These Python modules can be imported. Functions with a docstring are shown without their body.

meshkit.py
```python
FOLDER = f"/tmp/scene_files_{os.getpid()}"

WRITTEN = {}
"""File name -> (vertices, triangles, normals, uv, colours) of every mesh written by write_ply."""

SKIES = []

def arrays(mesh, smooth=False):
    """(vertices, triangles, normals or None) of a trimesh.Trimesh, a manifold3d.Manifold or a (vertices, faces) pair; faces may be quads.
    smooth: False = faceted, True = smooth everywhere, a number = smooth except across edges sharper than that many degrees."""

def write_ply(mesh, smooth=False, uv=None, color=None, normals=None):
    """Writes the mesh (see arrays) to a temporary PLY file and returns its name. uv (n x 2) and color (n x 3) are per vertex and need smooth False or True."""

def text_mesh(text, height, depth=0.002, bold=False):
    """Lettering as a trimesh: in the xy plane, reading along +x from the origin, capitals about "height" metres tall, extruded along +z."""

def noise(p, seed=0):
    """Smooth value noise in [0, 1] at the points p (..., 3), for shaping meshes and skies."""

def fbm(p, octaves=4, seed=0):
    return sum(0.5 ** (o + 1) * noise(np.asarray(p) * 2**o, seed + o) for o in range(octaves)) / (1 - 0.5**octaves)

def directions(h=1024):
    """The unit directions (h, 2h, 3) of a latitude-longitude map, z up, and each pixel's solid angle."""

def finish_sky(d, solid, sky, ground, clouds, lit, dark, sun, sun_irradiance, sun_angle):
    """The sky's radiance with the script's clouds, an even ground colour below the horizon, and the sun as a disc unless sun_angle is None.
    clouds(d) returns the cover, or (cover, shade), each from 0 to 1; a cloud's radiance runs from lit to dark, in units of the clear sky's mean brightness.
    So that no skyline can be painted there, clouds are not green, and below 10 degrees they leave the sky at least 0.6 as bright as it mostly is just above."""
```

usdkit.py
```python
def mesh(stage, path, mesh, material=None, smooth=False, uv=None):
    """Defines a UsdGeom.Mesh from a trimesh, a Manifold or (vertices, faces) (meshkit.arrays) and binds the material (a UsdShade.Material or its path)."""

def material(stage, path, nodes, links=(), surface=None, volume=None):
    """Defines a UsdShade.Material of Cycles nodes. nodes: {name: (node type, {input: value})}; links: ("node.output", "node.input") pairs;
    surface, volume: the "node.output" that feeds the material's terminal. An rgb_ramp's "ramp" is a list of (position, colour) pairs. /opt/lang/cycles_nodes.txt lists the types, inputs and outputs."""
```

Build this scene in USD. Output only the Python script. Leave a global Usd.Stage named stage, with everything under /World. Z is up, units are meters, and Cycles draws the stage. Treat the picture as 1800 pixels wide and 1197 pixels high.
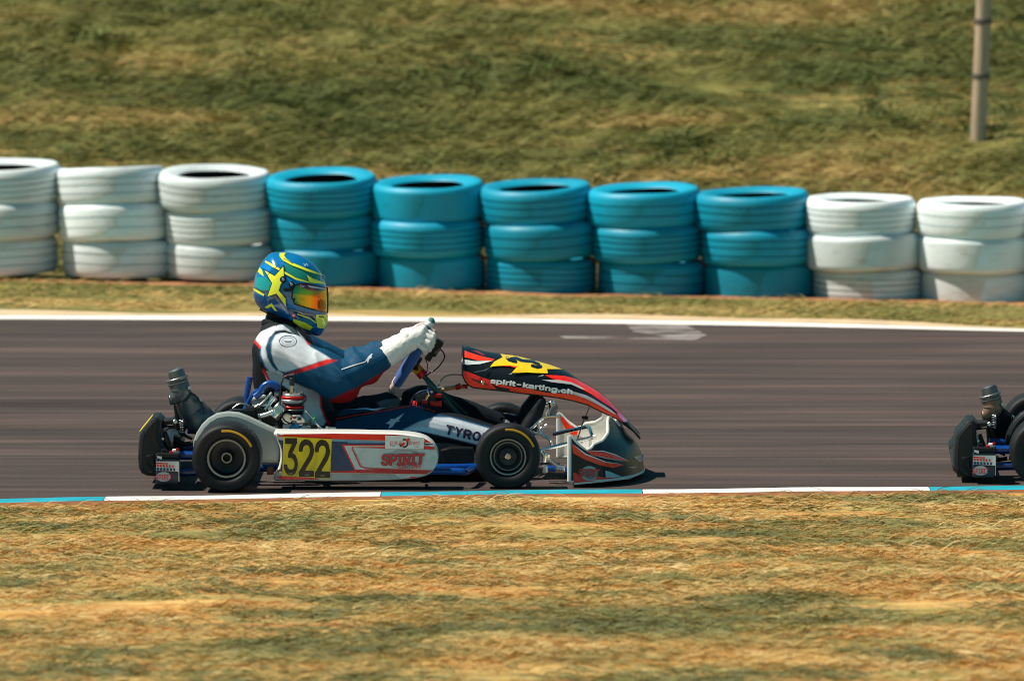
import math, random
import numpy as np
import trimesh, manifold3d, shapely
from shapely.geometry import Polygon, LineString, Point, box as sbox
from shapely import affinity
from shapely.ops import unary_union
import usdkit, meshkit
from pxr import Usd, UsdGeom, UsdLux, UsdShade, Sdf, Gf, Vt

stage = Usd.Stage.CreateInMemory()
UsdGeom.SetStageUpAxis(stage, UsdGeom.Tokens.z)
UsdGeom.SetStageMetersPerUnit(stage, 1.0)
UsdGeom.Xform.Define(stage, '/World')
UsdGeom.Scope.Define(stage, '/World/Looks')

# ------------------------------------------------------------------ camera, sky, sun, exposure
CAM_D, CAM_H, FPX, HORIZON = 25.83, 2.27, 12192.0, -207.0      # metres from the near wheels, height, focal length and horizon in photo pixels
PITCH = math.atan((598.5 - HORIZON) / FPX)
cam = UsdGeom.Camera.Define(stage, '/World/camera')
cam.AddTranslateOp().Set(Gf.Vec3d(0, -CAM_D, CAM_H))
cam.AddRotateXOp().Set(90 - math.degrees(PITCH))
cam.CreateHorizontalApertureAttr(36.0)
cam.CreateFocalLengthAttr(FPX / 1800 * 36.0)
cam.CreateFStopAttr(5.0)
cam.CreateFocusDistanceAttr(26.2)
cam.CreateExposureAttr(0.33)

SUN_EL, SUN_TO = math.radians(57), (-0.998, -0.06)               # towards the sun: from the left, a little to the camera's side
SUN_ROT = math.atan2(SUN_TO[0], SUN_TO[1])
sun = UsdLux.DistantLight.Define(stage, '/World/sun_light')
sun.CreateIntensityAttr(1.25)
sun.CreateAngleAttr(0.53)
sun.CreateColorAttr(Gf.Vec3f(1.0, 0.93, 0.82))
sun.CreateNormalizeAttr(True)
az = math.degrees(math.atan2(SUN_TO[1], SUN_TO[0]))
sun.AddRotateZOp().Set(az + 90)
sun.AddRotateXOp().Set(-(90 - math.degrees(SUN_EL)) * -1)
dome = UsdLux.DomeLight.Define(stage, '/World/sky')
dome.CreateIntensityAttr(1.0)
sky_mat = usdkit.material(stage, '/World/Looks/sky_look', {
    'sky': ('sky_texture', {'sky_type': 'single_scattering', 'sun_disc': False, 'sun_elevation': SUN_EL, 'sun_rotation': SUN_ROT, 'aerosol_density': 1.0}),
    'grade': ('mix_color', {'blend_type': 'multiply', 'fac': 1.0, 'b': (0.32, 1.04, 1.0), 'use_clamp': False}),
    'bg': ('background_shader', {'strength': 0.05})},
    [('sky.color', 'grade.a'), ('grade.result', 'bg.color')], surface='bg.background')
UsdShade.MaterialBindingAPI.Apply(dome.GetPrim()).Bind(sky_mat)
dome.GetPrim().SetCustomDataByKey('kind', 'structure')

# ------------------------------------------------------------------ measuring helpers: photo pixel and distance to a point of the place
CP, SP = math.cos(PITCH), math.sin(PITCH)
def ray(px, py):
    a, b = (px - 900) / FPX, (598.5 - py) / FPX
    return np.array([a, CP + b * SP, -SP + b * CP])
def at(px, py, y):
    r = ray(px, py); t = (y + CAM_D) / r[1]
    return np.array([r[0] * t, y, CAM_H + r[2] * t])
def on_level(px, py, z=0.0):
    r = ray(px, py); t = (z - CAM_H) / r[2]
    return np.array([r[0] * t, -CAM_D + r[1] * t, z])

# ------------------------------------------------------------------ scene helpers
_used = {}
def numbered(parent, name):
    k = _used.get((parent, name), 0); _used[(parent, name)] = k + 1
    return f'{parent}/{name}' if k == 0 else f'{parent}/{name}_{k:03d}'
def tag(prim, label=None, cat=None, group=None, kind=None):
    prim = prim.GetPrim() if hasattr(prim, 'GetPrim') else prim
    for k, v in (('label', label), ('category', cat), ('group', group), ('kind', kind)):
        if v: prim.SetCustomDataByKey(k, v)
    return prim
def path_of(p):
    return '/World' if p is None else (p if isinstance(p, str) else str(p.GetPath()))
def thing(name, loc=(0, 0, 0), rz=0.0, **tags):
    x = UsdGeom.Xform.Define(stage, numbered('/World', name))
    x.AddTranslateOp().Set(Gf.Vec3d(*map(float, loc)))
    if rz: x.AddRotateZOp().Set(float(rz))
    return tag(x, **tags)
def cat(ms):
    vs, fs, n = [], [], 0
    for m in ms:
        v, f, _ = meshkit.arrays(m)
        vs.append(v); fs.append(f + n); n += len(v)
    return np.vstack(vs), np.vstack(fs)
def part(parent, name, mesh, mat, smooth=35, off=None, colors=None, **tags):
    if isinstance(mesh, list): mesh = cat(mesh)
    v, f, _ = meshkit.arrays(mesh)
    v = np.array(v, float)
    if off is not None: v = v - np.asarray(off)
    if colors is not None: smooth = smooth if isinstance(smooth, bool) else True
    g = usdkit.mesh(stage, numbered(path_of(parent), name), (v, f), mat, smooth=smooth)
    if colors is not None:
        UsdGeom.PrimvarsAPI(g).CreatePrimvar('Cd', Sdf.ValueTypeNames.Color3fArray, 'vertex').Set(Vt.Vec3fArray.FromNumpy(np.asarray(colors, np.float32)))
    return tag(g, **tags)

JOINED = {'frame', 'rear_bumper', 'rim', 'rim_lip', 'hub', 'axle_nut', 'cylinder', 'plug_cap', 'spark_plug', 'edge', 'end_can', 'engine', 'exhaust', 'middle_section', 'lid', 'lap_timer', 'rim_edge', 'rusty_bolt', 'worn_track_marking', 'wire_tie', 'visor', 'visor_seal', 'cylinder_head', 'spoke'}
def pieces(parent, name, mesh, mat, smooth=35, **k):
    """a list of meshes becomes one part each, unless they are joined in the photograph"""
    if isinstance(mesh, list) and len(mesh) > 1 and name not in JOINED:
        return [part(parent, name, m, mat, smooth, **k) for m in mesh][0]
    return part(parent, name, mesh, mat, smooth, **k)
def srgb(r, g, b):
    return tuple(((c / 255) / 12.92 if c / 255 <= 0.04045 else ((c / 255 + 0.055) / 1.055) ** 2.4) for c in (r, g, b))

# ------------------------------------------------------------------ geometry helpers
def bx(c, s, rot=None):
    m = trimesh.creation.box(s)
    if rot is not None: m.apply_transform(rot)
    m.apply_translation(c)
    return m
def rot(deg, axis, about=(0, 0, 0)):
    return trimesh.transformations.rotation_matrix(math.radians(deg), axis, about)
def rbox(c, s, r=0.006, M=None):
    """a box with rounded edges"""
    s = np.asarray(s, float); r = min(r, s.min() * 0.45)
    m = trimesh.creation.icosphere(1, r)
    pts = np.vstack([m.vertices + (s / 2 - r) * np.array(k) for k in np.ndindex(2, 2, 2) for k in [np.array(k) * 2 - 1]])
    h = trimesh.Trimesh(pts).convex_hull
    if M is not None: h.apply_transform(M)
    h.apply_translation(c)
    return h
def hull(pts):
    return trimesh.Trimesh(np.asarray(pts, float)).convex_hull
def spline(pts, n=8, closed=False):
    p = np.asarray(pts, float)
    if len(p) < 3: return p
    out = []
    m = len(p)
    rng = range(m) if closed else range(m - 1)
    for i in rng:
        if closed: p0, p1, p2, p3 = p[i - 1], p[i], p[(i + 1) % m], p[(i + 2) % m]
        else: p0, p1, p2, p3 = p[max(i - 1, 0)], p[i], p[i + 1], p[min(i + 2, m - 1)]
        for t in np.linspace(0, 1, n, endpoint=False):
            out.append(0.5 * (2 * p1 + (p2 - p0) * t + (2 * p0 - 5 * p1 + 4 * p2 - p3) * t * t + (3 * p1 - p0 - 3 * p2 + p3) * t ** 3))
    if not closed: out.append(p[-1])
    return np.array(out)
def tube(pts, r, n=10, curve=True, closed=False, k=8):
    p = spline(pts, k, closed) if curve else np.asarray(pts, float)
    rr = np.broadcast_to(np.asarray(r, float), (len(p),)) if np.ndim(r) == 0 or len(np.atleast_1d(r)) == len(p) else np.interp(np.linspace(0, 1, len(p)), np.linspace(0, 1, len(r)), r)
    t = np.gradient(p, axis=0) if not closed else np.roll(p, -1, 0) - np.roll(p, 1, 0)
    t /= np.linalg.norm(t, axis=1, keepdims=True) + 1e-12
    u = np.cross(t[0], [0.13, 0.31, 0.94]); u /= np.linalg.norm(u)
    rings = []
    for i in range(len(p)):
        u = u - t[i] * (u @ t[i]); u /= np.linalg.norm(u)
        w = np.cross(t[i], u)
        a = np.linspace(0, 2 * math.pi, n, endpoint=False)[:, None]
        rings.append(p[i] + rr[i] * (np.cos(a) * u + np.sin(a) * w))
    v = np.vstack(rings); f = []
    m = len(p)
    for i in range(m if closed else m - 1):
        a0, b0 = i * n, ((i + 1) % m) * n
        for j in range(n):
            k2 = (j + 1) % n
            f += [[a0 + j, a0 + k2, b0 + k2], [a0 + j, b0 + k2, b0 + j]]
    if not closed:
        v = np.vstack([v, p[0], p[-1]]); c0, c1 = len(v) - 2, len(v) - 1
        for j in range(n):
            k2 = (j + 1) % n
            f += [[c0, k2, j], [c1, (m - 1) * n + j, (m - 1) * n + k2]]
    return trimesh.Trimesh(v, f, process=False)
def lathe(profile, c=(0, 0, 0), axis='y', n=48, a0=0.0, a1=360.0):
    """profile: (radius, height) points; revolved about the axis through c"""
    pr = np.asarray(profile, float); full = abs(a1 - a0) >= 360
    th = np.radians(np.linspace(a0, a1, n + (not full), endpoint=not full))
    v = np.array([[r * math.cos(t), r * math.sin(t), h] for t in th for r, h in pr])
    m, k, f = len(pr), len(th), []
    for i in range(k if full else k - 1):
        for j in range(m - 1):
            a, b = i * m + j, ((i + 1) % k) * m + j
            f += [[a, b, b + 1], [a, b + 1, a + 1]]
    v2 = np.empty_like(v)
    if axis == 'y':    # angles measured in x-z, from +x towards +z, height along y
        v2[:, 0], v2[:, 1], v2[:, 2] = v[:, 0], v[:, 2], v[:, 1]; f = [t[::-1] for t in f]
    elif axis == 'x':
        v2[:, 0], v2[:, 1], v2[:, 2] = v[:, 2], v[:, 0], v[:, 1]
    else: v2 = v
    return trimesh.Trimesh(v2 + np.asarray(c), f, process=False)
def cyl(p, q, r, n=20, bevel=0.0):
    p, q = np.asarray(p, float), np.asarray(q, float); L = np.linalg.norm(q - p); b = min(bevel, L * .4, r * .5)
    prof = [(1e-4, 0), (r - b, 0), (r, b), (r, L - b), (r - b, L), (1e-4, L)] if b else [(1e-4, 0), (r, 0), (r, L), (1e-4, L)]
    m = lathe(prof, axis='z', n=n)
    m.apply_transform(trimesh.geometry.align_vectors([0, 0, 1], (q - p) / L)); m.apply_translation(p)
    return m
def plate(xz, y0, y1, bevel=0.0):
    """a side outline (x, z) given thickness from y0 to y1, its long edges chamfered"""
    g = xz if hasattr(xz, 'exterior') else Polygon(xz).buffer(0)
    if hasattr(g, 'geoms'): g = max(g.geoms, key=lambda q: q.area)
    ring = np.array(g.exterior.coords)[:-1]
    if not g.exterior.is_ccw: ring = ring[::-1]
    def inset(d):
        nx = np.roll(ring, -1, 0) - ring; nx /= np.linalg.norm(nx, axis=1, keepdims=True) + 1e-12
        nl = np.stack([-nx[:, 1], nx[:, 0]], 1); pv = np.roll(nl, 1, 0)
        b = nl + pv; b /= np.maximum(np.sum(b * nl, 1, keepdims=True), .35)
        return ring + d * b
    if bevel:
        layers = [(inset(bevel), y0), (inset(bevel * .3), y0 + bevel * .3), (ring, y0 + bevel), (ring, y1 - bevel), (inset(bevel * .3), y1 - bevel * .3), (inset(bevel), y1)]
    else: layers = [(ring, y0), (ring, y1)]
    n = len(ring); v = np.vstack([np.stack([r[:, 0], np.full(n, y), r[:, 1]], 1) for r, y in layers]); f = []
    for k in range(len(layers) - 1):
        for i in range(n):
            j = (i + 1) % n; a, b = k * n, (k + 1) * n
            f += [[a + i, a + j, b + j], [a + i, b + j, b + i]]
    import mapbox_earcut
    for k, flip in ((0, False), (len(layers) - 1, True)):
        t = mapbox_earcut.triangulate_float64(np.ascontiguousarray(layers[k][0]), np.array([n], np.uint32)).reshape(-1, 3).astype(int)
        e = layers[k][0]
        area = np.cross(np.c_[e[t[:, 1]] - e[t[:, 0]], np.zeros(len(t))], np.c_[e[t[:, 2]] - e[t[:, 0]], np.zeros(len(t))])[:, 2]
        t = np.where((area > 0)[:, None], t, t[:, ::-1])
        f += (t[:, ::-1] if flip else t).__add__(k * n).tolist()
    return trimesh.Trimesh(v, f, process=False)
def triangulated(g, edge):
    out = []
    for q in (g.geoms if hasattr(g, 'geoms') else [g]):
        if not isinstance(q, Polygon) or q.area < 1e-7: continue
        v, f = trimesh.creation.triangulate_polygon(q, engine='earcut')
        if edge: v, f = trimesh.remesh.subdivide_to_size(np.c_[v, np.zeros(len(v))], f, edge, max_iter=12)
        out.append((np.asarray(v)[:, :2], f))
    return out
def print_layers(layers, yfun, edge=0.02, lift=0.0006, first=0.0010):
    """flat print laid on a surface seen from the side: layers of ((x, z) polygon, colour), each a hair above the one before. yfun(x, z) -> y of the surface"""
    vs, fs, cs, n = [], [], [], 0
    for k, (g, c) in enumerate(layers):
        if not hasattr(g, 'area'): g = Polygon(g)
        g = g.buffer(0)
        for v, f in triangulated(g, edge):
            y = yfun(v[:, 0], v[:, 1]) - (first + k * lift)
            vs.append(np.stack([v[:, 0], y, v[:, 1]], 1))
            a = np.cross(np.c_[v[f[:, 1]] - v[f[:, 0]], np.zeros(len(f))], np.c_[v[f[:, 2]] - v[f[:, 0]], np.zeros(len(f))])[:, 2]
            f = np.where((a > 0)[:, None], f, f[:, ::-1])
            fs.append(f + n); n += len(v); cs.append(np.tile(c, (len(v), 1)))
    return (np.vstack(vs), np.vstack(fs)), np.vstack(cs)
_glyphs = {}
def letters(text, x0, z0, height, width, slant=0.0, bold=True, angle=0.0):
    """the text's outline as a shapely shape in (x, z), fitted to height (of its box) and width, reading along +x from (x0, z0)"""
    key = (text, bold)
    if key not in _glyphs:
        m = meshkit.text_mesh(text, 1.0, 0.01, bold)
        top = m.faces[(m.face_normals[:, 2] > 0.9)]
        g = unary_union([Polygon(m.vertices[t][:, :2]).buffer(1e-4) for t in top])
        b = g.bounds
        _glyphs[key] = affinity.scale(affinity.translate(g, -b[0], -b[1]), 1 / (b[2] - b[0]), 1 / (b[3] - b[1]), origin=(0, 0))
    g = affinity.scale(_glyphs[key], width, height, origin=(0, 0))
    if slant: g = affinity.skew(g, xs=slant, origin=(0, 0))
    if angle: g = affinity.rotate(g, angle, origin=(0, 0))
    return affinity.translate(g, x0, z0).simplify(height * 0.01)

# ------------------------------------------------------------------ materials
def look(name, color, rough=0.5, metal=0.0, coat=0.0, spec=0.5, grain=0.0, gscale=60.0, bump=0.0, bscale=300.0, dirt=None, bevel=0.0, cd=False, sheen=0.0, ior=1.5, stretch=None, coat_rough=.06):
    path = '/World/Looks/' + name
    n = {'p': ('principled_bsdf', {'base_color': color, 'roughness': rough, 'metallic': metal, 'coat_weight': coat, 'coat_roughness': coat_rough, 'specular_ior_level': spec, 'sheen_weight': sheen, 'ior': ior}),
         'co': ('texture_coordinate', {})}
    l = []; src = None
    if cd:
        n['a'] = ('attribute', {'attribute': 'Cd'}); src = 'a.color'
    vec = 'co.object'
    if stretch:
        n['map'] = ('mapping', {'scale': stretch}); l.append(('co.object', 'map.vector')); vec = 'map.vector'
    if grain:
        n['gn'] = ('noise_texture', {'scale': gscale, 'detail': 5, 'roughness': 0.6})
        n['gr'] = ('map_range', {'from_min': .3, 'from_max': .7, 'to_min': 1 - grain, 'to_max': 1 + grain})
        n['gm'] = ('mix_color', {'blend_type': 'multiply', 'fac': 1.0, 'a': color, 'use_clamp': False})
        l += [(vec, 'gn.vector'), ('gn.fac', 'gr.value'), ('gr.result', 'gm.b')]
        if src: l.append((src, 'gm.a'))
        src = 'gm.result'
        n['rr'] = ('map_range', {'from_min': .3, 'from_max': .7, 'to_min': max(rough - .12, .02), 'to_max': min(rough + .12, 1)})
        l += [('gn.fac', 'rr.value'), ('rr.result', 'p.roughness')]
    if dirt:
        n['dn'] = ('noise_texture', {'scale': dirt[1], 'detail': 6, 'roughness': .65})
        n['dr'] = ('map_range', {'from_min': dirt[2], 'from_max': dirt[2] + .18, 'to_min': 0.0, 'to_max': dirt[3], 'clamp': True})
        n['dm'] = ('mix_color', {'a': color, 'b': dirt[0], 'fac': 0.0})
        l += [(vec, 'dn.vector'), ('dn.fac', 'dr.value'), ('dr.result', 'dm.fac')]
        if src: l.append((src, 'dm.a'))
        src = 'dm.result'
    if src: l.append((src, 'p.base_color'))
    nrm = None
    if bevel:
        n['bv'] = ('bevel', {'radius': bevel, 'samples': 4}); nrm = 'bv.bevel'
    if bump:
        n['bn'] = ('noise_texture', {'scale': bscale, 'detail': 3})
        n['bu'] = ('bump', {'strength': bump, 'distance': 0.002})
        l += [(vec, 'bn.vector'), ('bn.fac', 'bu.height')]
        if nrm: l.append((nrm, 'bu.normal'))
        nrm = 'bu.normal'
    if nrm: l.append((nrm, 'p.normal'))
    return usdkit.material(stage, path, n, l, surface='p.BSDF')
# ------------------------------------------------------------------ the lie of the land
def px_line(pts, z=0.0):
    w = np.array([on_level(*p, z)[:2] for p in pts])
    def f(x):
        x = np.asarray(x, float)
        lo = w[0, 1] + (x - w[0, 0]) * (w[1, 1] - w[0, 1]) / (w[1, 0] - w[0, 0]); hi = w[-1, 1] + (x - w[-1, 0]) * (w[-1, 1] - w[-2, 1]) / (w[-1, 0] - w[-2, 0])
        return np.where(x < w[0, 0], lo, np.where(x > w[-1, 0], hi, np.interp(x, w[:, 0], w[:, 1])))
    return f
track_near = px_line([(-900, 890), (0, 880.5), (200, 877), (400, 873.8), (670, 869), (890, 865.5), (1130, 864), (1400, 861), (1640, 859), (1800, 857.5), (2700, 853)])
line_near = px_line([(-900, 561), (0, 562), (600, 565), (1200, 571.5), (1500, 577), (1700, 582), (1800, 584), (2700, 600)])
line_far = px_line([(-900, 554), (0, 555), (600, 558), (1200, 564.5), (1500, 570.5), (1700, 577.5), (1800, 580), (2700, 597)])
def barrier_y(x): return 13.57 - 0.5 * (np.asarray(x, float) + 2.9) / 5.75 * 1.5
def barrier_z(x): return 0.034 - (np.clip(np.asarray(x, float), -8, 8) + 2.9) / 5.75 * 0.086
def smoothstep(a, b, t):
    t = np.clip((t - a) / (b - a), 0, 1); return t * t * (3 - 2 * t)
def land(x, y):
    x, y = np.asarray(x, float), np.asarray(y, float)
    p = np.stack([x * .8, y * .8, x * 0], -1)
    rough = (meshkit.fbm(p, 3, 5) - .5) * .10 + (meshkit.fbm(p * 5, 2, 9) - .5) * .035
    tn, lf, by = track_near(x), line_far(x), barrier_y(x)
    near = smoothstep(0.18, 1.2, tn - y)                                  # the field on the camera's side
    z_near = np.where(y < tn - .168, .007, -.03) + near * rough * .6
    z_track = np.full_like(x, -.04)
    far = smoothstep(0.1, 1.0, y - lf)
    z_far = -.012 + far * (barrier_z(x) + rough * .25)
    b0 = by + 1.0
    t = np.maximum(y - b0, 0)
    bank = np.where(t < 1.2, .10 * t * t / 1.2 * 1.2, .10 * 1.44 + .245 * (t - 1.2))
    bank = np.minimum(bank, 3.4 + .01 * t) + smoothstep(.2, 1.5, t) * (rough * 1.3 + (meshkit.fbm(p * .35 + 7, 3, 3) - .5) * .25)
    z_far = z_far + bank
    inside = smoothstep(-.15, -.02, y - tn) * (1 - smoothstep(.02, .16, y - lf))
    z = np.where(y < (tn + lf) / 2, z_near, z_far)
    return z * (1 - inside) + z_track * inside

# ------------------------------------------------------------------ ground, track, kerb, edge line
def ground_colours(prefix, sx, sy, sz=1.0):
    """nodes of the ground's patchy colour, shared by the soil and the grass blades that stand on it"""
    n = {'geo': ('geometry', {}),
         'm1': ('mapping', {'scale': (sx * .5, sy * .9, sz)}), 'm2': ('mapping', {'scale': (sx * 1.3, sy * 2.4, sz), 'location': (3.1, 7.7, 0)}), 'm3': ('mapping', {'scale': (sx * 4, sy * 9, sz), 'location': (9, 2, 0)}),
         'n1': ('noise_texture', {'scale': 1.0, 'detail': 3}), 'n2': ('noise_texture', {'scale': 1.0, 'detail': 4}), 'n3': ('noise_texture', {'scale': 1.0, 'detail': 4, 'roughness': .6})}
    l = [('geo.position', f'm{k}.vector') for k in '123'] + [(f'm{k}.vector', f'n{k}.vector') for k in '123']
    return n, l
def ground_look(name, ramp1, ramp2, far_ramp=None, rough=.95, translucent=0.0, sx=1.0, sy=1.0, rnd=0.0):
    n, l = ground_colours(name, sx, sy)
    n |= {'r1': ('rgb_ramp', {'ramp': ramp1}), 'r2': ('rgb_ramp', {'ramp': ramp2}), 'mx': ('mix_color', {'fac': .5}),
          'v3': ('map_range', {'from_min': .3, 'from_max': .7, 'to_min': .62, 'to_max': 1.38}), 'ml': ('mix_color', {'blend_type': 'multiply', 'fac': 1.0, 'use_clamp': False}),
          's1': ('map_range', {'from_min': .36, 'from_max': .64, 'clamp': True}), 's2': ('map_range', {'from_min': .33, 'from_max': .67, 'clamp': True}),
          'p': ('principled_bsdf', {'roughness': rough, 'specular_ior_level': .2})}
    l += [('n1.fac', 's1.value'), ('n2.fac', 's2.value'), ('s1.result', 'r1.fac'), ('s2.result', 'r2.fac'), ('r1.color', 'mx.a'), ('r2.color', 'mx.b'), ('mx.result', 'ml.a'), ('n3.fac', 'v3.value'), ('v3.result', 'ml.b')]
    src = 'ml.result'
    if rnd:
        n |= {'oi': ('object_info', {}), 'vr': ('map_range', {'to_min': 1 - rnd, 'to_max': 1 + rnd}), 'mr': ('mix_color', {'blend_type': 'multiply', 'fac': 1.0, 'use_clamp': False}), 'isl': ('geometry', {}),
              'ad': ('math', {'math_type': 'add'}), 'fr': ('math', {'math_type': 'fraction'})}
        l += [('oi.random', 'ad.value1'), ('isl.random_per_island', 'ad.value2'), ('ad.value', 'fr.value1'), ('fr.value', 'vr.value'), (src, 'mr.a'), ('vr.result', 'mr.b')]
        src = 'mr.result'
    l.append((src, 'p.base_color'))
    surf = 'p.BSDF'
    if translucent:
        n |= {'t': ('translucent_bsdf', {}), 'mc': ('mix_closure', {'fac': translucent})}
        l += [(src, 't.color'), ('p.BSDF', 'mc.closure1'), ('t.BSDF', 'mc.closure2')]; surf = 'mc.closure'
    return usdkit.material(stage, '/World/Looks/' + name, n, l, surface=surf)

OLIVE, DARKGREEN, STRAW, OCHRE, GREY_GREEN, SOIL = srgb(146, 136, 76), srgb(122, 120, 72), srgb(214, 176, 108), srgb(206, 146, 78), srgb(148, 146, 100), srgb(190, 132, 84)
near_r1 = [(0, GREY_GREEN), (.3, OLIVE), (.5, STRAW), (.72, OCHRE), (1, STRAW)]
near_r2 = [(0, DARKGREEN), (.28, OLIVE), (.5, OCHRE), (.75, STRAW), (1, SOIL)]
bank_r1 = [(0, srgb(112, 110, 60)), (.35, srgb(128, 122, 66)), (.6, srgb(144, 132, 74)), (.85, srgb(164, 144, 86)), (1, STRAW)]
bank_r2 = [(0, srgb(100, 100, 54)), (.4, srgb(128, 122, 66)), (.7, srgb(134, 118, 70)), (1, srgb(168, 138, 86))]

def sheet(fx, xs, rows, zf, n_rows):
    pass
def land_sheet():
    # one sheet from behind the camera to the horizon, finer where the camera looks
    ys = np.unique(np.round(np.concatenate([np.linspace(-400, -40, 10), np.linspace(-40, -9, 20), np.arange(-9, 0.6, .12), np.arange(.6, 8.5, .6), np.arange(8.5, 26, .14), np.arange(26, 60, 1.5), np.geomspace(60, 900, 16)]), 3))
    xs = np.unique(np.round(np.concatenate([-np.geomspace(9, 700, 22)[::-1], np.arange(-9, 9.01, .14), np.geomspace(9, 700, 22)]), 3))
    X, Y = np.meshgrid(xs, ys)
    tn, lf = track_near(X), line_far(X)
    Z = land(X, Y)
    far = np.abs(X) > 60
    m, n = len(xs), len(ys)
    v = np.stack([X.ravel(), Y.ravel(), Z.ravel()], 1)
    i = np.arange(n - 1)[:, None] * m + np.arange(m - 1)[None]
    f = np.stack([i, i + 1, i + m + 1, i + m], -1).reshape(-1, 4)
    return v, f
gv, gf = land_sheet()
n, l = ground_colours('g', 1, 1)
# soil and thatch: ochre dust near the camera, greener on the bank beyond the tyres
def soil_look():
    n, l = ground_colours('soil', .8, 1.6)
    n |= {'r1': ('rgb_ramp', {'ramp': near_r1}), 'r2': ('rgb_ramp', {'ramp': near_r2}), 'q1': ('rgb_ramp', {'ramp': bank_r1}), 'q2': ('rgb_ramp', {'ramp': bank_r2}),
          'mx': ('mix_color', {'fac': .5}), 'mq': ('mix_color', {'fac': .5}), 'sep': ('separate_xyz', {}), 'where': ('map_range', {'from_min': 9.0, 'from_max': 10.5, 'clamp': True}), 'side': ('mix_color', {}),
          's1': ('map_range', {'from_min': .36, 'from_max': .64, 'clamp': True}), 's2': ('map_range', {'from_min': .33, 'from_max': .67, 'clamp': True}),
          'v3': ('map_range', {'from_min': .3, 'from_max': .7, 'to_min': .5, 'to_max': 1.2}), 'ml': ('mix_color', {'blend_type': 'multiply', 'fac': 1.0, 'use_clamp': False}),
          'bn': ('noise_texture', {'scale': 40, 'detail': 5}), 'bu': ('bump', {'strength': .7, 'distance': .02}), 'p': ('principled_bsdf', {'roughness': .95, 'specular_ior_level': .15})}
    l += [('n1.fac', 's1.value'), ('n2.fac', 's2.value'), ('s1.result', 'r1.fac'), ('s2.result', 'r2.fac'), ('s1.result', 'q1.fac'), ('s2.result', 'q2.fac'), ('r1.color', 'mx.a'), ('r2.color', 'mx.b'), ('q1.color', 'mq.a'), ('q2.color', 'mq.b'),
          ('geo.position', 'sep.vector'), ('sep.y', 'where.value'), ('where.result', 'side.fac'), ('mx.result', 'side.a'), ('mq.result', 'side.b'), ('side.result', 'ml.a'), ('n3.fac', 'v3.value'), ('v3.result', 'ml.b'), ('ml.result', 'p.base_color'),
          ('geo.position', 'bn.vector'), ('bn.fac', 'bu.height'), ('bu.normal', 'p.normal')]
    return usdkit.material(stage, '/World/Looks/dry_ground', n, l, surface='p.BSDF')
part(None, 'ground', (gv, gf), soil_look(), smooth=True, kind='structure')

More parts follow.
